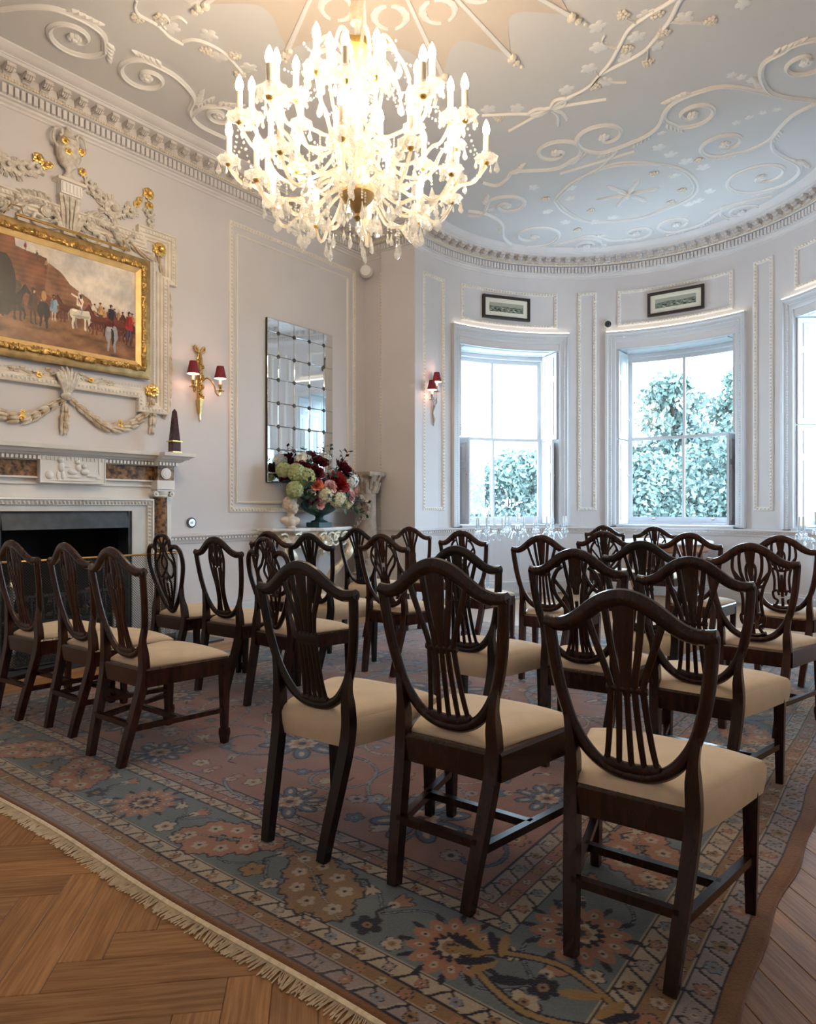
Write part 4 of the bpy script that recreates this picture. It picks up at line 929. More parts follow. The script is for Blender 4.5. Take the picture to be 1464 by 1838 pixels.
# fire basket with coals and logs
g = thing('fire_grate', 'black iron fire grate with coals inside the fireplace', 'grate', (XL - .12, FY, .012))
for i in range(9):
    y = -.36 + .09 * i; MB().tube([(.14, y, .22), (.16, y, .30), (.14, y, .44)], .009, 6).build('bar', 'iron_blue', g)
mb = MB(); [mb.tube([(.145, -.42, z), (.145, .42, z)], .013, 6) for z in (.22, .44)]; mb.box(-.2, .14, -.40, .40, .19, .21); mb.build('rail', 'iron_blue', g, False)
for sx in (-1, 1):
    MB().lathe([(.03, 0), (.035, .02), (.015, .05), (.018, .4), (.03, .45), (.022, .5), (.035, .54), (.005, .6)], 10, (.17, sx * .43, 0)).build('leg', 'silvered', g)
for i in range(34):
    mb = MB(); q = (random.uniform(-.15, .1), random.uniform(-.36, .36), random.uniform(.25, .42)); mb.ball(q, random.uniform(.03, .055), 6, 4, (1, random.uniform(.7, 1.4), .8)); mb.build('coal', 'coal' if i % 4 else 'terracotta', g, False)
# wire fender
fd = thing('fire_guard', 'low wire mesh fire guard with brass top rail before the grate', 'fire guard', (-5.22, FY, .012)); gw, gd, gh = .72, .34, .78
path = [(-gd, -gw), (-.06, -gw), (0, -gw + .06), (0, gw - .06), (-.06, gw), (-gd, gw)]
MB().tube([(x, y, gh) for x, y in path], .009, 8).build('top_rail', 'brass', fd); MB().tube([(x, y, .012) for x, y in path], .011, 8).build('base_rail', 'iron_black', fd)
for i in range(5):
    a, b = path[i], path[i + 1]; L = math.hypot(b[0] - a[0], b[1] - a[1]); an = math.atan2(b[1] - a[1], b[0] - a[0])
    mb = MB(); mb.add([(0, 0, 0), (L, 0, 0), (L, gh, 0), (0, gh, 0)], [(0, 1, 2, 3)]); o = mb.build('mesh_panel', 'guard_mesh', fd, False); o.matrix_basis = Matrix.Translation((a[0], a[1], 0)) @ Matrix.Rotation(an, 4, 'Z') @ Matrix.Rotation(math.pi / 2, 4, 'X')
for (x, y) in path[:1] + path[-1:]: MB().lathe([(.012, 0), (.012, gh), (.02, gh + .02), (.008, gh + .04), (.016, gh + .06), (.004, gh + .1)], 8, (x, y, 0)).build('post', 'brass', fd)
for y in (-.24, 0, .24): MB().tube([(0, y, .01), (0, y, gh)], .005, 6).build('stay', 'iron_black', fd)
# obelisk on the shelf
ob = thing('obelisk', 'dark red stone obelisk standing on the right end of the mantel shelf', 'ornament', (-5.62, 3.745, 1.697))
MB().box(-.047, .047, -.047, .047, 0, .012).build('foot', 'brass', ob, False); MB().box(-.04, .04, -.04, .04, .012, .10).build('plinth', 'porphyry', ob, False)
mb = MB(); mb.box(-.052, .052, -.052, .052, .10, .112); mb.build('collar', 'brass', ob, False)
mb = MB(); mb.add([(-.037, -.037, .112), (.037, -.037, .112), (.037, .037, .112), (-.037, .037, .112), (-.016, -.016, .385), (.016, -.016, .385), (.016, .016, .385), (-.016, .016, .385), (0, 0, .415)], [(0, 1, 5, 4), (1, 2, 6, 5), (2, 3, 7, 6), (3, 0, 4, 7), (4, 5, 8), (5, 6, 8), (6, 7, 8), (7, 4, 8)]); mb.build('needle', 'porphyry', ob, False)

# ------------------------------------------------------------------ overmantel plaster frame
OY = 2.86
om = thing('overmantel', 'moulded plaster overmantel with urn, husk swags and gilt rosettes round the painting', 'overmantel', (XL, OY, 0))
def wo(s, t, z): return (t, s, z)
outl = [(-.96, 2.07), (-.75, 2.07), (-.64, 2.075), (-.64, 2.20), (.64, 2.20), (.64, 2.075), (.96, 2.075), (.96, 3.33), (1.045, 3.33), (1.045, 3.81), (.64, 3.81), (.64, 3.73), (-.64, 3.73), (-.64, 3.81), (-1.045, 3.81), (-1.045, 3.33), (-.96, 3.33)]
outl = [(-.96, 2.075)] + outl[2:]
def offs(poly, d):
    n = len(poly); o = []
    for i in range(n):
        p0, p1, p2 = Vector(poly[i - 1]), Vector(poly[i]), Vector(poly[(i + 1) % n]); a = (p1 - p0).normalized(); b = (p2 - p1).normalized()
        na, nb = Vector((-a.y, a.x)), Vector((-b.y, b.x)); m = (na + nb); m = m / max(.2, m.dot(na)) if m.length > 1e-6 else na; o.append(p1 + m * d)
    return o
def loopmould(mb, poly, prof):
    n = len(poly); vs = []
    for (d, t) in prof: vs += [(t, p.x, p.y) for p in offs(poly, d)]
    return mb.add(vs, [(i * n + k, i * n + (k + 1) % n, (i + 1) * n + (k + 1) % n, (i + 1) * n + k) for i in range(len(prof) - 1) for k in range(n)])
loopmould(MB(), outl, [(0, 0), (0, .055), (.012, .06), (.02, .045), (.05, .045), (.055, .03), (.075, .03), (.085, .015), (.105, .015), (.11, 0)]).build('outer_moulding', 'plaster_cream', om, ang=25)
bd = MB(); op = offs(outl, .034)
for i in range(len(op)):
    a, b = op[i], op[(i + 1) % len(op)]; L = (b - a).length; d = (b - a) / L
    for j in range(int(L / .034)): c = a + d * (.034 * (j + .5)); bd.ball((.046, c.x, c.y), .0145, 6, 4, (1, .75 if abs(d.x) > .5 else 1, 1 if abs(d.x) > .5 else .75))
stuff(bd.build('egg_row', 'plaster_white', om))
frame(MB(), wo, -.83, .83, 2.30, 3.61, [(0, 0), (.003, .02), (.014, .024), (.022, .012), (.026, 0)]).build('inner_moulding', 'plaster_white', om, ang=25)
stuff(beads(MB(), wo, -.83, .83, 2.30, 3.61, .013, .018, .03, .009).build('inner_bead_row', 'bead_gilt', om, False))
def flower_relief(mb, t, s, z, r, k=8, h=.03):
    mb.ball((t + h * 1.0, s, z), r * .36, 7, 5)
    for i in range(k):
        a = 2 * math.pi * i / k; d = (math.cos(a), math.sin(a))
        mb.ball((t + h * .45, s + d[0] * r * .6, z + d[1] * r * .6), r * .42, 6, 4, (.5, 1, 1), None)
    for i in range(k):
        a = 2 * math.pi * (i + .5) / k; d = (math.cos(a), math.sin(a)); mb.ball((t + h * .25, s + d[0] * r * .8, z + d[1] * r * .8), r * .3, 6, 4, (.45, 1, 1))
for (s, z) in ((.87, 3.645), (-.87, 3.645), (.79, 2.285), (-.79, 2.285)):
    mb = MB(); flower_relief(mb, .02, s, z, .066, 8, .05); mb.build('gilt_rosette', 'gilt', om)
def husk(mb, t, s, z, ang, L=.075, wd=.028):
    """tulip husk: three pointed petals along ang in the wall plane"""
    d = Vector((0, math.cos(ang), math.sin(ang))); b = Vector((0, -math.sin(ang), math.cos(ang))); p = Vector((t, s, z))
    for k in (-1, 0, 1):
        q = [p + b * (k * wd * .15), p + d * L * .35 + b * (k * wd * .75) + Vector((wd * (.9 if k == 0 else .55), 0, 0)), p + d * L * .75 + b * (k * wd * .8) + Vector((wd * (1.0 if k == 0 else .5), 0, 0)), p + d * L + b * (k * wd * 1.0) + Vector((wd * .5, 0, 0))]
        mb.tube(q, [wd * .3, wd * .55, wd * .45, wd * .08], 6)
def garland(name, label, pts, n, L, wd, m='stucco_tan', gilt_at=()):
    P = crv(pts, 14); cum = [0]
    root = MB().tube([(.012, a, b) for a, b in P[::3] + P[-1:]], wd * .3, 5).build(name, m, om); root['label'] = label
    for i in range(1, len(P)): cum.append(cum[-1] + math.hypot(P[i][0] - P[i - 1][0], P[i][1] - P[i - 1][1]))
    for k in range(n):
        t = cum[-1] * (k + .1) / n; i = max(1, next((j for j in range(len(cum)) if cum[j] >= t), len(cum) - 1)); a = math.atan2(P[i][1] - P[i - 1][1], P[i][0] - P[i - 1][0])
        mb = MB(); sc = .75 + .45 * math.sin(math.pi * (k + .5) / n)
        husk(mb, .012, P[i][0], P[i][1], a, L * sc, wd * sc); mb.build('husk', m, root)
        if k in gilt_at:
            mb = MB(); flower_relief(mb, .045, P[i][0], P[i][1], .028, 5, .02); flower_relief(mb, .045, P[i][0], P[i][1] + .045, .022, 5, .02); mb.build('gilt_flower', 'gilt', root)
    return root
# lower swags and drops
garland('husk_swag', 'carved husk swag hanging right of the acanthus knot under the painting', [(.0, 2.13), (.14, 2.03), (.30, 1.93), (.45, 1.915), (.60, 1.97), (.73, 2.09), (.78, 2.24)], 12, .10, .030, gilt_at=(6,))
garland('husk_swag', 'carved husk swag hanging left of the acanthus knot under the painting', [(0, 2.13), (-.14, 2.03), (-.30, 1.93), (-.45, 1.915), (-.60, 1.97), (-.73, 2.09), (-.78, 2.24)], 12, .10, .030, gilt_at=(5,))
garland('husk_drop', 'short carved husk drop below the acanthus knot', [(-.02, 2.08), (-.025, 1.95), (-.03, 1.83)], 4, .09, .028)
garland('husk_drop', 'short carved husk drop below the lower right gilt rosette', [(.79, 2.24), (.80, 2.05), (.79, 1.88)], 4, .085, .026)
garland('husk_drop', 'long carved husk drop running down the right side of the overmantel frame', [(1.0, 3.27), (.985, 2.8), (.985, 2.4), (.97, 2.12), (.90, 2.07)], 16, .085, .018)
garland('husk_spray', 'carved leaf spray in the upper right corner of the overmantel frame', [(.45, 3.72), (.58, 3.62), (.72, 3.56), (.84, 3.55)], 4, .11, .02)
garland('husk_drop', 'small husk drop hanging from the upper right gilt rosette', [(.87, 3.60), (.885, 3.52), (.93, 3.40)], 3, .075, .014)
# acanthus knot below the picture
mb = MB()
for k in range(9):
    a = -1.2 + .3 * k; mb.tube([(.03, 0, .0), (.075, .05 * math.sin(a), .09), (.07, .10 * math.sin(a), .17 + .03 * math.cos(a)), (.045, .15 * math.sin(a), .20 + .06 * math.cos(2 * a))], [.016, .02, .016, .004], 6)
mb.ball((.05, 0, .0), .05, 9, 6, (.8, 1, .7)); kt = mb.build('acanthus_knot', 'stucco', om, loc=(0, -.02, 2.13))
for sg in (-1, 1):
    mb = MB(); P = crv([(.06, .12), (.16, .20), (.26, .15), (.36, .18), (.44, .16)], 6); mb.tube([(.02, sg * a, b) for a, b in P], .007, 5)
    for i in range(2, len(P), 3): mb.ball((.025, sg * P[i][0], P[i][1] + (.02 if i % 2 else -.02)), .022, 6, 4, (.5, 1.3, .6))
    mb.build('side_spray', 'stucco_tan', kt)
    mb = MB(); flower_relief(mb, .03, sg * .22, .15 if sg < 0 else .17, .026, 5, .02); mb.build('gilt_flower', 'gilt', kt)
# upper crest: acanthus pedestal, urn and flower swags
mb = MB(); mb.add([(.0, -.05, .0), (.0, .05, .0), (.06, .05, 0), (.06, -.05, 0), (0, -.09, .33), (0, .09, .33), (.07, .09, .33), (.07, -.09, .33)], [(0, 3, 2, 1), (4, 5, 6, 7), (3, 7, 6, 2), (0, 4, 7, 3), (1, 2, 6, 5)])
for k in (-.03, 0, .03): mb.tube([(.062, k * .8, .02), (.09, k, .16), (.075, k * 1.8, .32)], .01, 6)
cr = mb.build('crest_pedestal', 'stucco', om, loc=(0, 0, 3.50)); mb = MB(); mb.box(0, .09, -.085, .085, .33, .43); mb.build('fluted_block', 'plaster_white', cr, False)
mb = MB(); [mb.box(.09, .098, -.075 + .03 * i, -.06 + .03 * i, .345, .42) for i in range(6)]; mb.build('flute', 'plaster_white', cr, False); MB().box(0, .115, -.12, .12, .43, .455).build('cap', 'plaster_cream', cr, False)
for sg in (-1, 1):
    mb = MB(); P = crv([(.06, .04), (.10, .14), (.17, .23), (.27, .22), (.38, .19), (.46, .09), (.52, .10), (.58, .22)], 7); n = len(P)
    mb.tube([(.035, sg * a, b) for a, b in P], [.03 - .02 * i / n for i in range(n)], 7)
    for i in range(3, n, 3):
        a, b = P[i]; e = .07 * (1 - .4 * i / n)
        for dd in (-1, 1): mb.tube([(.03, sg * a, b), (.06, sg * (a + e * .4), b + dd * e * .6), (.03, sg * (a + e), b + dd * e)], [.018, .016, .004], 5)
    P = crv([(.12, .05), (.20, .0), (.28, .03), (.27, .10), (.21, .09)], 7); mb.tube([(.035, sg * a, b) for a, b in P], .016, 6)
    P = crv([(.34, .13), (.40, .02), (.36, -.06), (.28, -.05)], 7); mb.tube([(.03, sg * a, b) for a, b in P], [.02] * 5 + [.014] * (len(P) - 5), 6)
    mb.build('acanthus_scroll', 'stucco', cr)
    mb = MB(); 
    for rr in (.045, .03, .014): mb.tube([(.03, sg * .19, .14), (.055 + (.045 - rr) * .4, sg * .19, .14)], rr, 14)
    mb.build('volute', 'stucco', cr)
ur = MB().lathe([(.06, 0), (.05, .03), (.022, .07), (.03, .10), (.07, .13), (.10, .20), (.105, .27), (.085, .32), (.09, .335), (.055, .36), (.05, .40), (.02, .43), (.022, .45), (.004, .47)], 18, (.0, 0, 0), 10, .06, .75, 1).build('plaster_urn', 'stucco', om, loc=(.06, -.01, 3.955))
for sg in (-1, 1): MB().tube([(.02, sg * a, b) for a, b in crv([(.10, .25), (.14, .31), (.12, .39), (.075, .41), (.06, .37), (.085, .35)], 6)], .011, 6).build('handle', 'stucco', ur)
for (s, z) in ((-.06, .30), (-.03, .22), (.08, .26)): mb = MB(); flower_relief(mb, .06, s, z, .032, 6, .025); mb.build('gilt_flower', 'gilt', ur)
def flower_swag(label, items):
    r = MB().tube([(.015, i[0], i[1] - 4.0) for i in items], .012, 5).build('flower_swag', 'stucco', om, loc=(0, 0, 4.0)); r['label'] = label
    for (s, z, rad, kind) in items:
        mb = MB(); rq = random.Random(int(s * 1000))
        if kind == 'g': flower_relief(mb, .01, s, z - 4.0, rad, 6, .04); mb.build('gilt_flower', 'gilt', r)
        else:
            flower_relief(mb, .01, s, z - 4.0, rad, 9, .05)
            for i in range(6): a = rq.uniform(0, 6.28); husk(mb, .005, s + rad * .7 * math.cos(a), z - 4.0 + rad * .7 * math.sin(a), a, rad * .9, rad * .22)
            mb.build('flower', 'stucco', r)
flower_swag('moulded flower swag with gilt blooms right of the urn', [(.13, 4.10, .035, 'g'), (.18, 4.02, .04, 'f'), (.25, 3.97, .055, 'f'), (.31, 3.93, .04, 'f'), (.40, 3.87, .085, 'f'), (.49, 3.87, .04, 'f'), (.57, 3.91, .06, 'f'), (.64, 4.0, .03, 'g'), (.67, 4.05, .03, 'g'), (.76, 4.14, .055, 'g'), (.77, 4.03, .04, 'g'), (.77, 3.96, .045, 'f'), (.78, 3.88, .035, 'f'), (.78, 3.81, .022, 'f')])
flower_swag('moulded flower swag with gilt blooms left of the urn', [(-.15, 4.05, .03, 'g'), (-.19, 4.03, .035, 'g'), (-.24, 4.07, .045, 'g'), (-.26, 3.98, .05, 'f'), (-.33, 3.95, .06, 'f'), (-.40, 3.92, .06, 'f'), (-.48, 3.92, .06, 'f'), (-.56, 3.97, .06, 'f')])
# ------------------------------------------------------------------ the painting
PH, PV0, PV1 = .745, 2.385, 3.49
pt = thing('framed_painting', 'large oil painting of riders before a brick gatehouse in a wide gilt frame', 'painting', (XL, OY, 0))
frame(MB(), wo, -PH, PH, PV0, PV1, [(0, .03), (0, .075), (.03, .085), (.06, .09)]).build('outer_frame', 'gilt_old', pt, ang=25)
frame(MB(), wo, -PH + .06, PH - .06, PV0 + .06, PV1 - .06, [(0, .09), (.008, .108), (.022, .116), (.036, .108), (.044, .095)]).build('carved_band', 'gilt_frame', pt, ang=25)
lf = MB(); rq = random.Random(9)
for i in range(420):
    t = rq.random() * 2 * (2 * PH - .16 + PV1 - PV0 - .16); A, B = 2 * PH - .16, PV1 - PV0 - .16
    if t < A: s, z = -PH + .08 + t, PV0 + .08
    elif t < A + B: s, z = PH - .08, PV0 + .08 + t - A
    elif t < 2 * A + B: s, z = PH - .08 - (t - A - B), PV1 - .08
    else: s, z = -PH + .08, PV1 - .08 - (t - 2 * A - B)
    a = rq.uniform(0, 6.28); lf.ball((.112, s + rq.uniform(-.012, .012), z + rq.uniform(-.012, .012)), .013, 5, 4, (.8, 1.5 * abs(math.cos(a)) + .5, 1.5 * abs(math.sin(a)) + .5))
stuff(lf.build('carved_leaves', 'gilt_frame', pt))
frame(MB(), wo, -PH + .10, PH - .10, PV0 + .10, PV1 - .10, [(0, .095), (.045, .07), (.048, .06)]).build('gilt_slip', 'gilt_slip', pt, False)
cw, c0, c1 = PH - .145, PV0 + .145, PV1 - .145
cv = Canvas(np.linspace(-1, 1, 560), np.linspace(0, 1, 380), (0, 0, 0)); X, Y = np.meshgrid(cv.xs, cv.ys)
def fbm(X, Y, s, seed, o=4):
    r = np.random.default_rng(seed); out = 0; a = 1.0
    for i in range(o):
        n = 0
        for k in range(5): an, ph = r.uniform(0, 6.28), r.uniform(0, 6.28); n = n + np.sin((X * np.cos(an) + Y * np.sin(an)) * s + ph + 1.5 * np.sin((X * np.sin(an) - Y * np.cos(an)) * s * .7 + ph))
        out = out + a * n / 5; a *= .5; s *= 2.1
    return out
def mixc(a, b, t): t = np.clip(t, 0, 1)[..., None]; return np.array(a) * (1 - t) + np.array(b) * t
sky = mixc(hexc(196, 180, 160), hexc(150, 158, 172), .5 + .5 * fbm(X, Y * 1.6, 5, 1)); sky = mixc(sky, hexc(226, 214, 200), .5 + .6 * fbm(X, Y * 2, 4, 2)); sky = mixc(sky, hexc(186, 150, 124), (.55 - Y) * 2.2)
cv.im[:] = sky
grd = mixc(hexc(150, 106, 70), hexc(104, 70, 44), .5 + .6 * fbm(X * 2, Y * 5, 6, 3)); m_ = Y < .33 + .02 * np.sin(X * 4); cv.im[m_] = grd[m_]
# castle on the left, stepping down to the right
def wallpoly(pts, c, seed):
    tmp = cv.im.copy(); cv.poly(pts, (9, 9, 9)); mk = cv.im[..., 0] > 8; cv.im[:] = tmp; t = mixc(c, tuple(v * .45 for v in c), .5 + .6 * fbm(X * 2, Y * 2.5, 7, seed) + .12 * np.sign(np.sin(Y * 130))); cv.im[mk] = t[mk]
wallpoly([(-1.2, .2), (.32, .34), (.32, .52), (.30, .56), (.04, .62), (.0, .66), (-.14, .70), (-.16, .78), (-.30, .80), (-.32, .88), (-.72, .92), (-.74, 1.01), (-1.2, 1.02)], hexc(136, 84, 58), 5)
wallpoly([(-.35, .52), (-.3, .84), (-.14, .78), (.0, .68), (.30, .56), (.32, .34)], hexc(150, 104, 76), 6)
wallpoly([(-1.2, .2), (-1.2, .62), (-.66, .58), (-.6, .3)], hexc(84, 70, 60), 7)
cv.polar(-.92, .52, .20, lambda t: np.ones_like(t), hexc(40, 30, 26), 0, .6)
AX = 1.35
HS = [(-.50, .05), (-.52, .20), (-.47, .33), (-.35, .38), (-.15, .35), (.10, .36), (.25, .42), (.38, .58), (.45, .72), (.50, .79), (.53, .72), (.62, .60), (.68, .50), (.65, .45), (.56, .50), (.50, .50), (.42, .30), (.38, .12), (.36, 0), (.37, -.20), (.35, -.42), (.42, -.46), (.30, -.46), (.30, -.20), (.26, 0), (.22, .04), (.18, -.2), (.20, -.44), (.12, -.44), (.12, -.2), (.10, .02), (-.15, 0), (-.28, .04), (-.30, -.10), (-.36, -.22), (-.33, -.44), (-.41, -.44), (-.44, -.22), (-.42, -.05), (-.46, 0)]
def tone(c, k): return tuple(min(1, v * k) for v in c)
def horse(x, y, s, c, d=1):
    P = lambda a, b: (x + AX * a * s * d, y + b * s); T = lambda pts: [P(a, b) for a, b in pts]
    cv.line(T([(-.49, .3), (-.58, .1), (-.56, -.15)]), .07 * s, tone(c, .45), .03 * s)
    cv.poly(T([(.30, .1), (.45, -.05), (.52, -.22), (.47, -.4), (.42, -.4), (.46, -.22), (.38, -.08), (.25, .0)]), tone(c, .5)); cv.poly(T([(-.2, .05), (-.22, -.2), (-.16, -.42), (-.23, -.42), (-.29, -.2), (-.3, .05)]), tone(c, .45))
    cv.poly(T(crv(HS + [HS[0]], 3)), c); cv.poly(T(crv([(-.46, .1), (-.3, .05), (0, .02), (.25, .06), (.33, .16), (.1, .14), (-.2, .15), (-.46, .1)], 3)), tone(c, .62)); cv.poly(T(crv([(-.45, .31), (-.3, .35), (-.2, .32), (-.3, .26), (-.45, .31)], 3)), tone(c, 1.45)); cv.line(T([(.27, .43), (.38, .58), (.46, .73)]), .06 * s, tone(c, .4)); cv.line(T([(.3, .36), (.42, .45)]), .05 * s, tone(c, 1.3))
def horse_rear(x, y, s, c):
    P = lambda a, b: (x + AX * a * s, y + b * s); T = lambda pts: [P(a, b) for a, b in pts]
    cv.poly(T(crv([(-.17, .1), (-.19, -.1), (-.12, -.28), (-.13, -.5), (-.07, -.5), (-.05, -.25), (0, -.12), (.05, -.25), (.06, -.52), (.12, -.52), (.12, -.28), (.19, -.1), (.17, .1), (.1, .22), (-.1, .22), (-.17, .1)], 3)), c); cv.poly(T(crv([(-.14, .1), (-.12, .18), (0, .2), (-.02, .05), (-.12, .02), (-.14, .1)], 3)), tone(c, 1.35)); cv.poly(T(crv([(-.02, .12), (.05, .08), (.08, -.2), (.03, -.36), (-.01, -.1), (-.02, .12)], 3)), hexc(30, 27, 28))
def man(x, y, h, coat, legs=hexc(60, 44, 36), hat=hexc(40, 28, 24), arm=0.3, ride=False):
    P = lambda a, b: (x + AX * a * h, y + b * h); T = lambda pts: [P(a, b) for a, b in pts]
    if not ride:
        for q in (-.05, .05): cv.line(T([(q * .7, .48), (q, .25), (q * 1.2, .02)]), .075 * h, legs, .05 * h); cv.line(T([(q * 1.2, .02), (q * 1.2 + .04, .0)]), .04 * h, tone(legs, .5))
        cv.poly(T(crv([(-.10, .80), (-.12, .6), (-.14, .38), (.13, .36), (.11, .6), (.10, .80), (0, .84), (-.10, .80)], 3)), coat)
    else:
        cv.line(T([(0, .45), (.09, .30), (.07, .08)]), .09 * h, legs, .05 * h); cv.poly(T(crv([(-.11, .80), (-.12, .6), (-.13, .42), (.10, .40), (.11, .6), (.10, .80), (0, .84), (-.11, .80)], 3)), coat)
    cv.poly(T(crv([(-.09, .78), (-.1, .5), (-.03, .5), (-.02, .8), (-.09, .78)], 3)), tone(coat, .6)); cv.line(T([(.09, .77), (.15, .62), (.15 + arm * .2, .55 + arm * .5)]), .055 * h, tone(coat, 1.2), .04 * h); cv.ell(*P(.15 + arm * .2, .55 + arm * .5), .022 * h, .02 * h, 0, hexc(190, 146, 116))
    cv.ell(*P(.01, .905), .062 * h, .062 * h, 0, hexc(184, 138, 108)); cv.ell(*P(-.02, .91), .05 * h, .065 * h, 0, tone(hat, .9)); cv.ell(*P(.025, .895), .038 * h, .05 * h, 0, hexc(196, 150, 118)); cv.ell(*P(0, .955), .11 * h, .025 * h, 0, hat); cv.ell(*P(0, .975), .055 * h, .03 * h, 0, hat)
BRN = (hexc(96, 46, 30), hexc(74, 38, 28), hexc(112, 58, 34))
for i, x in enumerate((.36, .43, .50, .57, .66, .73, .80, .88, .95)): horse(x, .32 + .012 * math.sin(20 * x), .15, BRN[i % 3], -1 if i % 2 else 1); man(x, .33 + .012 * math.sin(20 * x), .20, (hexc(150, 100, 64), hexc(84, 66, 54), hexc(172, 128, 86))[i % 3], hexc(70, 50, 40), (hexc(40, 28, 24), hexc(200, 180, 150))[i % 2], .1, True)
for i, x in enumerate((-.60, -.45, -.33)): man(x, .90 - .06 * i, .09, (hexc(120, 50, 40), hexc(70, 66, 60), hexc(150, 120, 90))[i])
horse(-.80, .33, .30, hexc(38, 34, 34), 1); man(-.50, .19, .36, hexc(78, 52, 42), hexc(54, 40, 34), hexc(60, 42, 30)); horse_rear(-.36, .35, .34, hexc(34, 30, 30)); cv.ell(-.36, .49, .035, .05, 0, hexc(170, 128, 84)); man(-.22, .26, .27, hexc(130, 152, 172), hexc(196, 178, 158), hexc(70, 52, 40)); horse(-.03, .37, .22, hexc(92, 44, 28), -1)
horse(.17, .34, .25, hexc(212, 200, 182), 1); man(.14, .37, .25, hexc(228, 212, 192), hexc(140, 152, 176), hexc(226, 216, 202), -.5, True); cv.line([(.12, .56), (.03, .585)], .02, hexc(228, 212, 192)); cv.ell(.155, .575, .014, .035, .2, hexc(40, 28, 24)); cv.line([(.13, .545), (.16, .50)], .02, hexc(150, 60, 44))
horse(.44, .32, .25, hexc(100, 46, 28), -1); man(.45, .35, .22, hexc(186, 146, 92), hexc(90, 70, 50), hexc(60, 40, 30), .1, True); horse(.80, .31, .27, hexc(106, 46, 30), -1); horse_rear(.62, .26, .38, hexc(150, 146, 148)); cv.ell(.60, .35, .07, .03, .2, hexc(92, 28, 22)); man(.61, .30, .27, hexc(36, 34, 46), hexc(60, 30, 26), hexc(34, 26, 24), .2, True)
horse(.98, .29, .27, hexc(82, 40, 30), -1); man(.90, .22, .32, hexc(160, 44, 34), hexc(66, 76, 106), hexc(44, 28, 24))
for (x, y, r_) in ((-.5, .15, .14), (-.35, .15, .12), (.15, .16, .16), (.45, .15, .14), (.66, .02, .14), (.9, .15, .14)):
    J, I, XX, YY = cv.win(x - r_, x + r_, y - .02, y + .02); sh = np.clip(1 - ((XX - x) / r_) ** 2 - ((YY - y) / .02) ** 2, 0, 1) * .45; cv.im[J, I] *= (1 - sh)[..., None]
wx_ = np.clip(np.rint(np.arange(cv.im.shape[1])[None, :] + 2.2 * fbm(X, Y, 15, 41, 4)), 0, cv.im.shape[1] - 1).astype(int); wy_ = np.clip(np.rint(np.arange(cv.im.shape[0])[:, None] + 2.2 * fbm(X, Y, 15, 42, 4)), 0, cv.im.shape[0] - 1).astype(int)
cv.im = cv.im[wy_, wx_]; k_ = np.pad(cv.im, ((1, 1), (1, 1), (0, 0)), 'edge'); cv.im = .4 * cv.im + .15 * (k_[:-2, 1:-1] + k_[2:, 1:-1] + k_[1:-1, :-2] + k_[1:-1, 2:])
cv.im *= (1 + .16 * fbm(X, Y, 26, 8, 3))[..., None]; cv.im *= 1.12
cm = cv.mesh('canvas', lambda X, Y: np.stack([np.full_like(X, .063), X * cw, c0 + Y * (c1 - c0)], -1), 'oil_painting'); link('canvas', cm, pt)
MB().box(.005, .05, -PH + .03, PH - .03, PV0 + .03, PV1 - .03).build('backing', 'gilt_old', pt, False)
pl_ = thing('picture_light', 'slim brass picture light arched over the top of the painting', 'lamp', (XL, OY, 3.49))
MB().tube([(.17, -.48, .0), (.17, .48, .0)], .013, 8).build('tube', 'brass', pl_)
for y in (-.42, .42): MB().tube([(.03, y - .09 if y < 0 else y + .09, .03), (.08, y - .06 if y < 0 else y + .06, .10), (.15, y - .01 if y < 0 else y + .01, .08), (.17, y, .01)], .005, 6).build('arm', 'brass', pl_)
# ------------------------------------------------------------------ wall mirror of small plates
MY0, MY1, MZ0, MZ1 = 5.06, 6.10, 1.47, 3.30
mr_ = thing('plate_mirror', 'tall mirror of small plates with metal rosettes above the console table', 'mirror', (XL, (MY0 + MY1) / 2, MZ0))
hw, hh = (MY1 - MY0) / 2, MZ1 - MZ0
MB().box(0, .03, -hw, hw, 0, hh).build('backboard', 'plastic_black', mr_, False)
ye = [-hw, -hw + .16] + [-hw + .16 + .24 * i for i in (1, 2, 3)] + [hw]; ze = [0, .105] + [.105 + .262 * i for i in range(1, 7)] + [hh]; ze[-2] = min(ze[-2], hh - .1)
for i in range(5):
    for j in range(len(ze) - 1):
        a, b, c, d = ye[i] + .0012, ye[i + 1] - .0012, ze[j] + .0012, ze[j + 1] - .0012; e = .006
        tl, tw = random.uniform(-.0012, .0012), random.uniform(-.0012, .0012)
        mb = MB().add([(.032, a, c), (.032, b, c), (.032, b, d), (.032, a, d), (.036 + tl, a + e, c + e), (.036 - tl, b - e, c + e), (.036 - tl + tw, b - e, d - e), (.036 + tl + tw, a + e, d - e)], [(4, 5, 6, 7)] + [(k, (k + 1) % 4, 4 + (k + 1) % 4, 4 + k) for k in range(4)]); mb.build('mirror_plate', 'mirror_plate', mr_, False)
rm = MB(); rm.lathe([(.024, 0), (.024, .004), (.014, .008), (.012, .012), (.004, .014)], 10); rm = rm.mesh('rosette', 'mirror_edge')
for y in ye[1:-1]:
    for z in ze[1:-1]: link('rosette', rm, mr_, (.034, y, z), (0, math.pi / 2, 0))
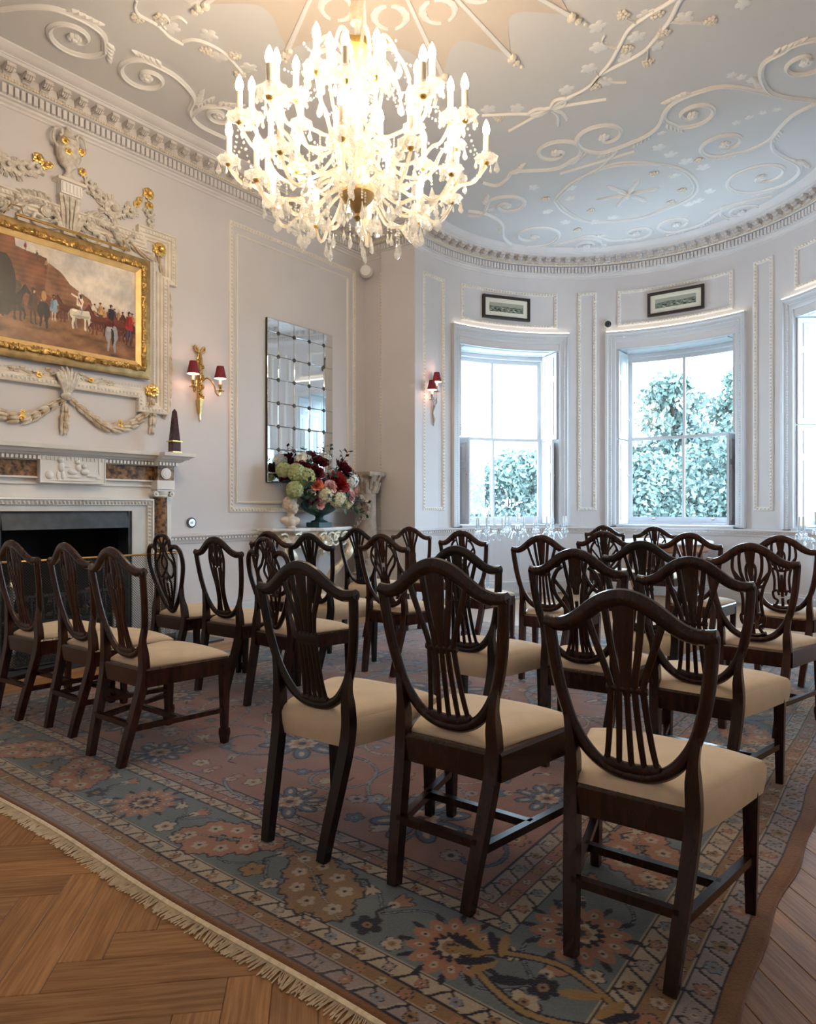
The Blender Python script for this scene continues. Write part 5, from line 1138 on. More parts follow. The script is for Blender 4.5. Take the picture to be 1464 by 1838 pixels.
# ------------------------------------------------------------------ wall lamps
def lamp_shade(parent, c, r0, r1, h):
    s = MB(); n = 20; vs = []
    for (r, z) in ((r0, 0), (r1, h)):
        for k in range(n): a = 2 * math.pi * k / n; q = r * (1 + .02 * (k % 2)); vs.append((c[0] + q * math.cos(a), c[1] + q * math.sin(a), c[2] + z))
    s.add(vs, [(k, (k + 1) % n, n + (k + 1) % n, n + k) for k in range(n)]); o = s.build('lamp_shade', 'shade_red', parent)
    s = MB(); s.add([(c[0] + (x - c[0]) * .965, c[1] + (y - c[1]) * .965, z) for x, y, z in vs], [(k, n + k, n + (k + 1) % n, (k + 1) % n) for k in range(n)]); s.build('shade_lining', 'shade_lining', o)
    return o
def candle_arm(parent, pts, c, metal, sh=(.06, .034, .125), ch=.085):
    MB().tube(crv(pts, 7), .0085, 8).build('arm', metal, parent)
    b = MB(); b.lathe([(.012, -.02), (.04, -.012), (.042, -.006), (.016, 0), (.012, .012), (.02, .03), (.022, .05), (.024, .056), (.014, .058)], 12, c); b.build('drip_pan', metal, parent)
    cnd = MB().lathe([(.0125, .055), (.0125, .055 + ch)], 10, c).build('candle_tube', 'candle_ivory', parent)
    MB().ball((c[0], c[1], c[2] + .055 + ch + .025), .016, 8, 6, (1, 1, 1.6)).build('bulb', 'bulb_small', cnd)
    lamp_shade(parent, (c[0], c[1], c[2] + .055 + ch - .022), *sh)
sc1 = thing('wall_sconce', 'gilt two-arm wall sconce with red pleated shades between painting and mirror panel', 'wall lamp', (XL, 4.18, 2.05))
mb = MB(); mb.lathe([(.004, 0), (.014, .03), (.010, .05), (.022, .10), (.034, .20), (.038, .22), (.024, .24), (.026, .42), (.034, .52), (.026, .55), (.03, .62), (.02, .66), (.01, .70)], 12, (.03, 0, 0), 6, .15); mb.build('back_plate', 'brass', sc1)
mb = MB(); 
for k in range(26): t = k / 26; mb.ball((.05, .022 * math.sin(t * 26), .22 + .42 * t), .016, 6, 4, (1, 1.3, .8))
mb.build('leaf_swag', 'brass', sc1); mb = MB()
for sg in (-1, 1): mb.tube([(.03, sg * a, .69 + b) for a, b in crv([(0, 0), (.03, .05), (.055, .065), (.06, .03), (.03, .01), (0, 0)], 5)], .011, 6); mb.tube([(.03, sg * a, .69 + b) for a, b in crv([(0, 0), (.02, -.06), (.035, -.12)], 5)], [.012] * 6 + [.006] * 5, 6)
mb.build('ribbon_bow', 'brass', sc1)
for sg in (-1, 1): candle_arm(sc1, [(.04, 0, .38), (.08, sg * .05, .44), (.12, sg * .10, .38), (.13, sg * .12, .30), (.145, sg * .145, .27), (.15, sg * .16, .31)], (.15, sg * .16, .325), 'brass')
a_ = 177.2; q = wb(a_, 0, 2.25)
sc2 = thing('wall_sconce', 'silvered branch wall sconce with two dark red shades on the bow wall', 'wall lamp', q, R_(a_ + 180))
mb = MB(); mb.tube([(.03, .0, -.02), (.035, .015, .06), (.03, -.01, .14), (.04, .01, .22), (.05, .0, .30)], [.008, .018, .016, .02, .014], 8); mb.tube([(.04, .0, .24), (.05, .05, .34), (.05, .045, .42), (.04, .03, .47)], [.012, .014, .012, .006], 7); mb.tube([(.04, 0, .24), (.07, -.03, .30), (.06, -.055, .34)], [.012, .012, .004], 6); mb.build('stem', 'silvered', sc2)
candle_arm(sc2, [(.045, .0, .24), (.08, .0, .28), (.09, -.01, .36), (.09, -.01, .40)], (.09, -.01, .42), 'silvered', (.062, .034, .12), .08)
candle_arm(sc2, [(.045, 0, .22), (.09, -.05, .22), (.12, -.12, .27), (.125, -.15, .28)], (.125, -.155, .295), 'silvered', (.062, .034, .12), .08)
# ------------------------------------------------------------------ small wall fittings
bl = thing('bell_push', 'small round brass bell push with black rim beside the fireplace', 'bell push', (XL, 4.10, 1.035))
MB().tube([(0, 0, 0), (.012, 0, 0)], .052, 24).build('rim', 'plastic_black', bl); MB().tube([(.01, 0, 0), (.018, 0, 0)], .038, 20).build('plate', 'silvered', bl); MB().tube([(.016, 0, 0), (.024, 0, 0)], .012, 12).build('button', 'marble_white', bl)
sp = thing('wall_speaker', 'small round white loudspeaker high in the corner under the cornice', 'speaker', (XL + .16, YR - .16, 4.19))
MB().ball((0, 0, 0), .085, 16, 10, (1, 1, .9)).build('body', 'plastic_white', sp); MB().tube([(-.05, .05, .03), (-.15, .15, .05)], .02, 8).build('bracket', 'plastic_white', sp)
d_ = Vector((.55, -.83, -.1)).normalized(); MB().tube([d_ * .06, d_ * .09], [.07, .066], 16).build('grille', 'plastic_white', sp)
q = wb(112.3, 0, 3.735); cc = thing('dome_camera', 'small black dome camera beside the middle window architrave', 'camera', q, R_(112.3 + 180))
MB().tube([(-.005, 0, 0), (.03, 0, 0)], .06, 20).build('base', 'plastic_white', cc); MB().ball((.03, 0, 0), .045, 14, 8).build('dome', 'plastic_black', cc)
# framed prints above the windows
def printcanvas(seed):
    p = Canvas(np.linspace(0, 1, 130), np.linspace(0, 1, 44), hexc(170, 172, 158)); X, Y = np.meshgrid(p.xs, p.ys); h = .62 + .08 * fbm(X * 2, Y * 0, 6, seed); r = np.random.default_rng(seed)
    f = fbm(X * 3, Y * 2, 14, seed + 3); p.im[Y < h] = mixc(hexc(70, 80, 76), hexc(150, 154, 138), .5 + .8 * f)[Y < h]
    for i in range(16): x, y = r.uniform(.05, .95), r.uniform(.12, .4); c = hexc(48, 54, 52) if i % 2 else hexc(196, 194, 178); p.ell(x, y, .03, .10, 0, c); p.line([(x + .02, y), (x + .03, y + .12)], .012, c)
    return p
for k, (ac, wdeg, seed, lb) in enumerate(((147.0, 8.6, 21, 'dark framed engraving above the window beside the wall lamp'), (91.2, 8.6, 33, 'dark framed engraving above the middle window'))):
    q = wb(ac, .012, 3.78); half = BR * math.sin(R_(wdeg)); pr = thing('framed_print', lb, 'picture', q, R_(ac + 180), 'engravings above the windows')
    # local x points into the room, y to the viewer's left
    def wpq(s, t, z): return (t + .03, s, z)
    frame(MB(), wpq, -half, half, 0, .315, [(0, -.03), (0, .022), (.012, .03), (.032, .028), (.036, .016), (.038, .008)]).build('frame', 'print_frame', pr, ang=25)
    MB().box(.0, .034, -half + .02, half - .02, .02, .295).build('mount', 'mount_paper', pr, False)
    p = printcanvas(seed); hs_ = half - .10; link('engraving', p.mesh('engraving', lambda X, Y: np.stack([np.full_like(X, .0355), hs_ - X * 2 * hs_, .095 + Y * .125], -1), 'engraving'), pr)
# ------------------------------------------------------------------ chandelier
CC = (MC[0], MC[1])
ch = thing('crystal_chandelier', 'huge lit crystal chandelier with candle bulbs hanging from the ceiling centre', 'chandelier', (CC[0], CC[1], 2.94))
Z = lambda z: z - 2.94
MB().lathe([(.01, Z(2.82)), (.022, Z(2.84)), (.012, Z(2.86)), (.026, Z(2.88)), (.08, Z(2.93)), (.10, Z(2.965)), (.096, Z(2.985)), (.05, Z(3.0)), (.03, Z(3.02))], 18).build('bottom_bowl', 'gilt_old', ch)
MB().lathe([(.028, Z(3.0)), (.03, Z(3.05)), (.06, Z(3.10)), (.035, Z(3.15)), (.04, Z(3.22)), (.07, Z(3.27)), (.035, Z(3.33)), (.03, Z(3.45)), (.065, Z(3.52)), (.03, Z(3.58)), (.035, Z(3.72)), (.06, Z(3.78)), (.02, Z(3.86)), (.015, Z(3.95))], 14).build('stem', 'crystal_arm', ch)
MB().lathe([(.07, Z(3.20)), (.09, Z(3.22)), (.07, Z(3.24)), (.02, Z(3.25))], 16).build('hub_plate', 'crystal_arm', ch)
MB().lathe([(.06, Z(3.44)), (.08, Z(3.46)), (.06, Z(3.48)), (.02, Z(3.49))], 16).build('hub_plate', 'crystal_arm', ch)
MB().tube([(.008 * math.sin(9 * z), .008 * math.cos(9 * z), Z(z)) for z in np.linspace(3.95, CEIL - .05, 26)], [.034 + .006 * (i % 2) for i in range(26)], 8).build('silk_sleeve', 'silk_sleeve', ch)
MB().lathe([(.02, Z(CEIL - .08)), (.09, Z(CEIL - .03)), (.12, Z(CEIL - .005))], 20).build('ceiling_rose', 'plaster_white', ch)
# pendants (shared meshes)
def drop_mesh(name, h, r):
    mb = MB(); mb.lathe([(.001, 0), (r * .35, -h * .25), (r, -h * .68), (r * .8, -h * .85), (.001, -h)], 6, (0, 0, 0), 0, 0, 1, .55); return mb.mesh(name, 'crystal', False)
D_S, D_M, D_L = drop_mesh('pendant', .05, .011), drop_mesh('pendant', .075, .018), drop_mesh('pendant', .105, .028)
pan = MB().lathe([(.010, -.012), (.03, -.008), (.055, .0), (.068, .014), (.066, .018), (.05, .008), (.02, .004), (.018, .03), (.026, .05), (.024, .055), (.016, .056)], 18, (0, 0, 0), 9, .10).mesh('drip_pan', 'crystal')
cup = MB().lathe([(.006, -.028), (.016, -.022), (.02, -.012), (.012, -.008)], 10).mesh('cup', 'gilt')
cndl = MB().lathe([(.0165, .03), (.0165, .145), (.012, .146)], 10).mesh('candle_tube', 'candle_ivory')
blb = MB().lathe([(.008, .143), (.018, .158), (.0215, .178), (.016, .205), (.006, .228), (.001, .236)], 8).mesh('bulb', 'bulb')
def bead_string(p, q, n, sag, r=.0065):
    mb = MB(); p, q = Vector(p), Vector(q)
    for i in range(n): t = (i + .5) / n; c = p.lerp(q, t) - Vector((0, 0, sag * 4 * t * (1 - t))); mb.ball(c, r * (.8 + .4 * (i % 2)), 6, 4)
    return mb
TIERS = [(10, .58, 3.00, 2.97, -.09, 0, .25), (12, .70, 3.21, 2.99, -.04, .13, .0), (12, .56, 3.32, 3.16, -.05, .30, .5), (8, .36, 3.43, 3.30, -.03, .2, .25)]
tips = []
for ti, (n, rad, zc, zh, dip, ph, of) in enumerate(TIERS):
    for k in range(n):
        a = 2 * math.pi * (k + of) / n + .12; ca, sa = math.cos(a), math.sin(a); P = lambda r, z: (r * ca, r * sa, Z(z))
        rr = rad * (1 + (.05 if (k % 2 and ti in (1, 2)) else -.03 if ti < 3 else 0)); zz = zc + (-.05 if (k % 2 and ti == 1) else 0)
        pts = crv([P(.05, zh), P(rr * .22, zh + .01 + (.05 if ti else 0)), P(rr * .45, zh + dip), P(rr * .68, zh + dip * .75), P(rr * .80, zz - .14), P(rr * .90, zz - .12), P(rr, zz - .03)], 5)
        arm = MB().tube(pts, .0105, 6).build('arm', 'crystal_arm', ch)
        MB().tube([(x, y, z + .0103) for x, y, z in pts], .0022, 4).build('gilt_core', 'gilt', arm)
        c = P(rr, zz); tips.append((c, a, ti)); rz = a
        pn = link('drip_pan', pan, ch, c, (0, 0, rz)); link('cup', cup, ch, c)
        cd_ = link('candle_tube', cndl, ch, c); link('bulb', blb, cd_)
        for j in range(6):
            b = j * math.pi / 3; link('pendant', D_S if j % 2 else D_M, pn, (.06 * math.cos(b), .06 * math.sin(b), .004), (0, 0, b))
        # tip chain hanging from the arm
        s_ = MB(); e = P(rr * .62, zh + dip * .82)
        for i in range(5): s_.ball((e[0], e[1], e[2] - .018 - .015 * i), .0065, 6, 4)
        s_.build('bead_chain', 'crystal', arm); link('pendant', D_L if ti < 2 else D_M, arm, (e[0], e[1], e[2] - .095), (0, 0, a))
for ti in range(4):
    L = [t for t in tips if t[2] == ti]
    for i in range(len(L)): bead_string(L[i][0], L[(i + 1) % len(L)][0], 12, .06).build('bead_swag', 'crystal', ch)['kind'] = 'stuff'
    if ti < 3:
        U = [t for t in tips if t[2] == ti + 1]
        for i in range(len(L)): u = min(U, key=lambda q: abs(math.atan2(math.sin(q[1] - L[i][1]), math.cos(q[1] - L[i][1])))); bead_string(u[0], L[i][0], 10, .05).build('bead_swag', 'crystal', ch)['kind'] = 'stuff'
# lower rings of big drops
for (r, z, n) in ((.10, 2.94, 7), (.20, 2.93, 11), (.32, 2.93, 15), (.45, 2.97, 16)):
    for k in range(n):
        a = 2 * math.pi * k / n + r * 5; nb = random.randint(2, 5); s_ = MB(); x, y = r * math.cos(a), r * math.sin(a)
        for i in range(nb): s_.ball((x, y, Z(z) - .016 * i), .0068, 6, 4)
        o = s_.build('bead_chain', 'crystal', ch); link('pendant', D_L if k % 3 else D_M, o, (x, y, Z(z) - .016 * nb), (0, 0, a))
# crown of arching crystal arms at the top
for k in range(10):
    a = 2 * math.pi * k / 10; ca, sa = math.cos(a), math.sin(a)
    MB().tube(crv([(.03 * ca, .03 * sa, Z(3.62)), (.10 * ca, .10 * sa, Z(3.76)), (.19 * ca, .19 * sa, Z(3.80)), (.26 * ca, .26 * sa, Z(3.72)), (.30 * ca, .30 * sa, Z(3.62))], 5), .011, 6).build('crown_arm', 'crystal_arm', ch)
    link('pendant', D_L, ch, (.30 * ca, .30 * sa, Z(3.62)), (0, 0, a)); bead_string((.19 * ca, .19 * sa, Z(3.80)), (.42 * math.cos(a + .3), .42 * math.sin(a + .3), Z(3.62)), 12, .07).build('bead_swag', 'crystal', ch)['kind'] = 'stuff'
for k in range(16):
    a = 2 * math.pi * k / 16; q = .055 + .02 * (k % 2); o = bead_string((q * math.cos(a), q * math.sin(a), Z(3.72)), (.13 * math.cos(a), .13 * math.sin(a), Z(3.08)), 26, .0).build('bead_chain', 'crystal', ch); link('pendant', D_M, o, (.13 * math.cos(a), .13 * math.sin(a), Z(3.07)))
MB().lathe([(.03, Z(3.78)), (.075, Z(3.80)), (.085, Z(3.83)), (.03, Z(3.84))], 14, (0, 0, 0), 7, .2).build('crown_plate', 'gilt', ch)
# ------------------------------------------------------------------ shield-back chairs
def yb(z, x=0.0): return .112 - .225 * (z - .47) + .10 * (z - .47) ** 2 + .35 * x * x
def p3(x, z): return (x, yb(z, x), z)
def mir(pts): return [(-x, z) for x, z in pts]
def stroke(mb, pts, w, w1=None, d=.013, n=5, dy=0.0, both=True):
    w1 = w if w1 is None else w1
    for q in ((pts, mir(pts)) if both and any(abs(x) > 1e-4 for x, _ in pts) else (pts,)):
        c = crv(q, n); N = len(c); mb.strip([(p3(x, z)[0], p3(x, z)[1] + dy, z) for x, z in c], [1.32 * (w + (w1 - w) * i / (N - 1)) for i in range(N)], d, (0, 1, .22))
def shield_frame():
    mb = MB(); H = [(0, .474), (.05, .480), (.10, .506), (.142, .556), (.172, .62), (.196, .72), (.209, .82), (.214, .882)]
    c = crv([(-x, z) for x, z in reversed(H[1:])] + H, 5); mb.strip([p3(x, z) for x, z in c], .034, .029, (0, 1, .22)); 
    C = [(.226, .882), (.205, .878), (.175, .878), (.14, .891), (.105, .916), (.07, .942), (.035, .959), (0, .965)]
    c = crv(C + [(-x, z) for x, z in reversed(C[:-1])], 5); N = len(c); mb.strip([p3(x, z) for x, z in c], [.036 + .010 * math.sin(math.pi * i / (N - 1)) for i in range(N)], .033, (0, 1, .22)); return mb
def heart_frame():
    mb = MB(); H = [(0, .462), (.055, .505), (.115, .595), (.16, .70), (.183, .79), (.178, .865), (.145, .905), (.10, .905), (.075, .885)]
    c = crv([(-x, z) for x, z in reversed(H[1:])] + H, 5); mb.strip([p3(x, z) for x, z in c], .031, .028, (0, 1, .22))
    C = [(.078, .885), (.08, .925), (.062, .962), (.03, .982), (0, .986)]; c = crv(C + [(-x, z) for x, z in reversed(C[:-1])], 5); mb.strip([p3(x, z) for x, z in c], .028, .029, (0, 1, .22)); return mb
def splat(kind):
    mb = MB()
    if kind == 'banded':
        stroke(mb, [(-.058, .492), (0, .488), (.058, .492)], .026, d=.02, both=False)
        for x in (0, .019, .037): stroke(mb, [(x * 1.35, .49), (x * 1.1, .56), (x, .64), (x * .95, .70)], .014)
        stroke(mb, [(-.045, .712), (.045, .712)], .042, d=.018, n=2, both=False)
        for x, t in ((.018, .045), (.036, .092)): stroke(mb, [(x, .73), (x * 1.25, .80), (t * .8, .88), (t, .945)], .012, .02)
        stroke(mb, [(0, .73), (0, .84), (0, .975)], .013, .04); stroke(mb, [(.105, .915), (.07, .94), (.03, .958), (0, .963)], .022, .03)
    elif kind == 'ribbed':
        stroke(mb, [(-.078, .503), (-.04, .494), (0, .491), (.04, .494), (.078, .503)], .028, d=.02, both=False)
        for x0, xw, xt, zt in ((.034, .022, .05, .95), (.068, .045, .105, .925)): stroke(mb, [(x0, .50), (x0 * .82, .58), (xw, .69), (xw * 1.02, .74), ((xw + xt) * .52, .84), (xt, zt)], .0115, .015)
        stroke(mb, [(0, .49), (0, .70)], .012); stroke(mb, [(0, .70), (0, .80), (0, .88), (0, .975)], .015, .05); stroke(mb, [(-.055, .718), (.055, .718)], .014, n=2, both=False)
        stroke(mb, [(.115, .91), (.075, .938), (.035, .957), (0, .962)], .016, .022)
    elif kind == 'vase':
        stroke(mb, [(-.062, .497), (0, .488), (.062, .497)], .034, d=.02, both=False)
        stroke(mb, [(.054, .50), (.034, .58), (.034, .67), (.056, .77), (.066, .85), (.05, .92), (.04, .95)], .016)
        for x in (.012, .026): stroke(mb, [(x * 1.6, .49), (x, .60), (x * 1.0, .70), (x * 1.3, .79)], .0125)
        stroke(mb, [(.062, .82), (.035, .86), (.018, .80)], .012); stroke(mb, [(.03, .78), (.04, .86), (.025, .93)], .012); stroke(mb, [(0, .79), (0, .86), (0, .97)], .012, .045); stroke(mb, [(.10, .92), (.05, .945), (0, .958)], .024)
    elif kind == 'feather':
        stroke(mb, [(-.066, .50), (0, .489), (.066, .50)], .036, d=.02, both=False)
        for x0, x1 in ((.016, .009), (.036, .022), (.058, .034)): stroke(mb, [(x0, .50), (x1 * 1.15, .58), (x1, .66)], .0115)
        stroke(mb, [(-.04, .672), (.04, .672)], .022, n=2, both=False)
        stroke(mb, [(.03, .67), (.06, .72), (.10, .775), (.108, .83), (.088, .88), (.06, .905)], .014); stroke(mb, [(.10, .84), (.06, .79), (.03, .745), (.012, .69)], .012); stroke(mb, [(.02, .68), (.026, .78), (.042, .88), (.055, .945)], .012)
        stroke(mb, [(0, .68), (0, .75)], .012, .012); stroke(mb, [(0, .78), (0, .86), (0, .975)], .018, .05); stroke(mb, [(.0, .80), (.02, .84), (.022, .90)], .009); stroke(mb, [(.115, .905), (.085, .915), (.05, .95), (0, .96)], .022)
    elif kind == 'lattice':
        stroke(mb, [(-.06, .512), (-.03, .50), (0, .496), (.03, .50), (.06, .512)], .014, d=.02, both=False)
        stroke(mb, [(0, .49), (0, .56)], .014); stroke(mb, [(.05, .50), (.03, .54), (.052, .56), (.056, .60), (.03, .61), (.02, .58)], .012); stroke(mb, [(.05, .60), (.044, .68), (.055, .75), (.075, .80), (.09, .85), (.085, .91)], .012)
        stroke(mb, [(.018, .60), (.018, .70), (.03, .77), (.05, .83), (.055, .90), (.05, .94)], .012); stroke(mb, [(0, .57), (0, .72)], .016, .012); stroke(mb, [(-.06, .765), (.0, .745), (.06, .765)], .012, both=False)
        stroke(mb, [(0, .74), (.02, .80), (.022, .86), (0, .89)], .010); stroke(mb, [(0, .80), (0, .90), (0, .975)], .012, .05); stroke(mb, [(.09, .84), (.06, .80), (.03, .76)], .011); stroke(mb, [(.115, .905), (.07, .94), (0, .96)], .014)
    elif kind == 'hearts':
        stroke(mb, [(.05, .94), (.02, .90), (.045, .84), (.085, .80), (.088, .74), (.05, .70), (.0, .745)], .014); stroke(mb, [(.075, .89), (.105, .82), (.10, .74), (.065, .62), (.02, .52), (0, .48)], .015)
        stroke(mb, [(0, .49), (.03, .58), (.04, .66), (.02, .70), (0, .68)], .012); stroke(mb, [(0, .49), (0, .66)], .012); stroke(mb, [(.0, .86), (.03, .80), (0, .745)], .012); stroke(mb, [(.03, .97), (0, .90), (0, .85)], .012)
    elif kind == 'shell':
        stroke(mb, [(-.06, .496), (0, .488), (.06, .496)], .03, d=.02, both=False)
        for x in (0, .02, .04): stroke(mb, [(x * 1.3, .49), (x, .62), (x * 1.15, .76), (x * 1.35, .83)], .013)
        stroke(mb, [(0, .83), (.05, .835), (.085, .87), (.09, .91), (.07, .94)], .016); stroke(mb, [(0, .84), (.03, .90), (.025, .95)], .013); stroke(mb, [(.03, .85), (.055, .89), (.05, .935)], .011); stroke(mb, [(0, .84), (0, .975)], .016, .035)
    return mb
def seat_outline(v, u, ins=0.0):
    hw = (.150 + (.262 - .150) * v ** .8) - ins; y = .096 + ins + v * (.515 - .096 - 2 * ins) + .018 * (1 - u * u) * v; return hw * u, y
def seat_mesh(over):
    mb = MB(); nu, nv = 14, 12; ins = .0 if over else .012; z0 = .352 if over else .425; zt = .448 if over else .442; dome = .034; vs = []
    def se(t): return max(0.0, 1 - abs(t) ** 4) ** .5
    for j in range(nv + 1):
        for i in range(nu + 1):
            u = math.sin((2 * i / nu - 1) * math.pi / 2); v = .5 + .5 * math.sin((2 * j / nv - 1) * math.pi / 2); x, y = seat_outline(v, u, ins); vs.append((x, y, zt + dome * se(u) * se(2 * v - 1)))
    W = nu + 1; fs = [(j * W + i, j * W + i + 1, (j + 1) * W + i + 1, (j + 1) * W + i) for j in range(nv) for i in range(nu)]
    ring = [i for i in range(W)] + [j * W + nu for j in range(1, nv + 1)] + [nv * W + i for i in range(nu - 1, -1, -1)] + [j * W for j in range(nv - 1, 0, -1)]
    R = len(ring); b = len(vs); cx, cy = 0, .3; vs2 = []
    lev = ((.014, zt - .018), (.012, zt - .055), (.002, z0)) if over else ((.004, zt - .006), (0, z0))
    for k, (o, z) in enumerate(lev):
        for r in ring: x, y, _ = vs[r]; dx, dy = x - cx, y - cy; L = math.hypot(dx, dy); vs2.append((x + dx / L * o, y + dy / L * o, z))
    prev = ring
    for k in range(len(lev)):
        cur = [b + k * R + q for q in range(R)]
        for q in range(R): fs.append((prev[q], cur[q], cur[(q + 1) % R], prev[(q + 1) % R]))
        prev = cur
    fs.append(tuple(prev)); fs = [tuple(reversed(f)) if k >= nu * nv else f for k, f in enumerate(fs)]
    return mb.add(vs + vs2, fs).mesh('seat', 'seat_fabric', True, 60)
def chair_meshes(frame_kind, sp, seat, stretch, spade, wood):
    parts = []
    parts.append(('back_frame', (heart_frame if frame_kind == 'heart' else shield_frame)().mesh('back_frame', wood, True, 50)))
    parts.append(('splat', splat(sp).mesh('splat', wood, True, 50)))
    parts.append(('seat', seat_mesh(seat != 'drop')))
    # rails
    for nm, a, b in (('front', (-.245, .505), (.245, .505)), ('left', (-.170, .095), (-.243, .50)), ('right', (.170, .095), (.243, .50)), ('rear', (-.165, .092), (.165, .092))):
        if seat == 'over' or (seat == 'half' and nm != 'rear'): continue
        mb = MB(); p, q = Vector((*a, .39)), Vector((*b, .39)); d = (q - p).normalized(); n = d.cross(Vector((0, 0, 1))); h = .042; t = .016; vs = []
        for c in (p, q): 
            for (e, z) in ((-t, -h), (t, -h), (t, h * .8), (t * .6, h), (-t * .6, h), (-t, h * .8)): vs.append(c + n * e + Vector((0, 0, z)))
        mb.add(vs, [(5, 4, 3, 2, 1, 0), (6, 7, 8, 9, 10, 11)] + [(k, (k + 1) % 6, 6 + (k + 1) % 6, 6 + k) for k in range(6)]); parts.append(('seat_rail', mb.mesh('seat_rail', wood, False)))
    for sg in (-1, 1):
        mb = MB(); L = crv([(.128, .0, .0), (.136, .022, .10), (.148, .055, .23), (.158, .084, .35), (.162, .094, .43)] + ([(.160, .092, .50), (.163, .086, .555), (.175, .086, .625), (.190, .080, .70)] if frame_kind != 'heart' else [(.154, .092, .50), (.142, .086, .56), (.142, .082, .65), (.163, .074, .73)]), 4); N = len(L)
        mb.tube([(sg * x, y, z) for x, y, z in L], [.0235 + .004 * math.sin(math.pi * min(1, i / N * 1.4)) - .0175 * max(0, i / N - .60) / .40 for i in range(N)], 4, up=(0, 1, 0), sq=True); parts.append(('leg', mb.mesh('leg', wood, True, 50)))
        mb = MB(); x, y = sg * .235, .49; P = [(x, y, .40), (x, y, .35), (x, y, .0)]; R = [.030, .030, .0195]
        if spade: P = [(x, y, .40), (x, y, .35), (x, y, .075), (x, y, .073), (x, y, .05), (x, y, .0)]; R = [.030, .030, .020, .027, .029, .020]
        mb.tube(P, R, 4, up=(0, 1, 0), sq=True); parts.append(('leg', mb.mesh('leg', wood, True, 50)))
    if stretch:
        for a, b in (((-.145, .045, .165), (-.235, .49, .165)), ((.145, .045, .165), (.235, .49, .165)), ((-.192, .275, .165), (.192, .275, .165)), ((-.14, .035, .185), (.14, .035, .185))):
            mb = MB().tube([a, b], .0165, 4, up=(0, 0, 1), sq=True); parts.append(('stretcher', mb.mesh('stretcher', wood, False)))
    return parts
VAR = {}
def place_chair(key, x, y, rot, label, sc=1.0):
    if key not in VAR: VAR[key] = chair_meshes(*CH[key])
    t = thing('shield_back_chair', label, 'chair', (x, y, .0125 if (RUG[0] < x < RUG[1] and y < RUG[3] - .3) else .0), R_(rot), 'shield-back chairs in rows'); t.scale = (sc, sc, sc)
    for nm, me in VAR[key]: link(nm, me, t)
CH = dict(A=('shield', 'banded', 'over', False, False, 'mahogany_black'), A2=('shield', 'banded', 'drop', False, False, 'mahogany_red'), B=('shield', 'ribbed', 'drop', True, False, 'mahogany'), Cc=('shield', 'ribbed', 'half', True, False, 'mahogany'),
    D=('shield', 'vase', 'drop', True, True, 'mahogany_red'), D2=('shield', 'vase', 'drop', False, True, 'mahogany'), E=('heart', 'hearts', 'drop', False, False, 'mahogany'), Fk=('shield', 'ribbed', 'over', False, False, 'mahogany_black'),
    G=('shield', 'feather', 'drop', False, False, 'mahogany'), Hh=('shield', 'lattice', 'drop', True, True, 'mahogany_red'), S=('shield', 'shell', 'drop', False, False, 'mahogany_red'), G2=('shield', 'feather', 'drop', False, True, 'mahogany_red'), B2=('shield', 'ribbed', 'drop', False, False, 'mahogany_red'))
for c in [
 ('D', -4.11, 1.67, 4, 'glossy red-brown chair cut off by the left edge of the picture, vase splat'),
 ('D', -3.60, 1.72, 0, 'glossy red-brown vase-splat chair, second from the left edge in the nearest row'),
 ('D', -3.02, 1.65, 1, 'glossy red-brown vase-splat chair with stretchers at the aisle end of the near left row'),
 ('A', -1.72, 1.61, 3.3, 'near-black chair with banded splat and fully cream seat, nearest row beside the aisle', ),
 ('B', -1.19, 1.66, 1.5, 'brown chair with slender ribbed splat and drop-in seat, middle of nearest right row', 1.03),
 ('Cc', -.62, 1.68, 2.5, 'largest nearest brown chair at lower right, ribbed splat and deep cream seat', .975),
 ('E', -4.12, 2.62, 2, 'heart-back chair in front of the fireplace column'),
 ('D2', -3.60, 2.66, 2.5, 'brown vase-splat chair standing alone against the bare wall right of the fireplace'),
 ('E', -3.08, 2.62, -2, 'heart-back chair behind the near-black banded chair'),
 ('Fk', -1.81, 2.72, 2, 'black ribbed chair with cream seat seen behind the brown slender-ribbed chair'),
 ('G', -1.26, 2.84, 4, 'brown feather-splat chair directly behind the largest nearest chair'),
 ('Cc', -.75, 2.78, -1, 'brown ribbed chair with deep cream seat behind the largest nearest chair, to its right', .99),
 ('S', -4.13, 3.56, 3, 'red-brown shell-splat chair in front of the left end of the console table'),
 ('A', -3.60, 3.48, 0, 'near-black banded chair in front of the console table with the flower urn'),
 ('G2', -3.08, 3.68, 0, 'red-brown feather chair with drop-in seat at the aisle, in front of the stone column'),
 ('Fk', -1.27, 3.76, 2.5, 'black ribbed chair in the third right row, behind the feather chair'),
 ('Hh', -.75, 3.88, -3, 'red-brown chair with pierced lattice splat at right, third row'),
 ('A', -4.19, 4.66, 1.5, 'near-black banded chair furthest left, beside the console table and column'),
 ('A2', -4.05, 5.29, 5, 'red-brown banded chair standing nearest the narrow wall beside the bow'),
 ('G2', -3.04, 4.66, 3.5, 'red-brown feather chair on the left of the crystal candelabra'),
 ('B2', -2.09, 4.18, 4, 'red-brown ribbed chair at the aisle in the third right row'),
 ('G', -2.06, 5.21, 3, 'brown feather chair in the furthest audience row near the aisle'),
 ('B2', -1.43, 5.29, 4, 'red-brown ribbed chair in front of the small marble-topped table'),
 ('Hh', -.80, 5.10, -4, 'lattice-splat chair furthest right in front of the crystal candelabrum'),
 ('G', -2.94, 7.46, 4, 'chair in the bow at left of the marble-topped table'),
 ('G', -2.33, 7.32, 4, 'chair in the bow drawn up to the middle of the marble-topped table')]: place_chair(*c)
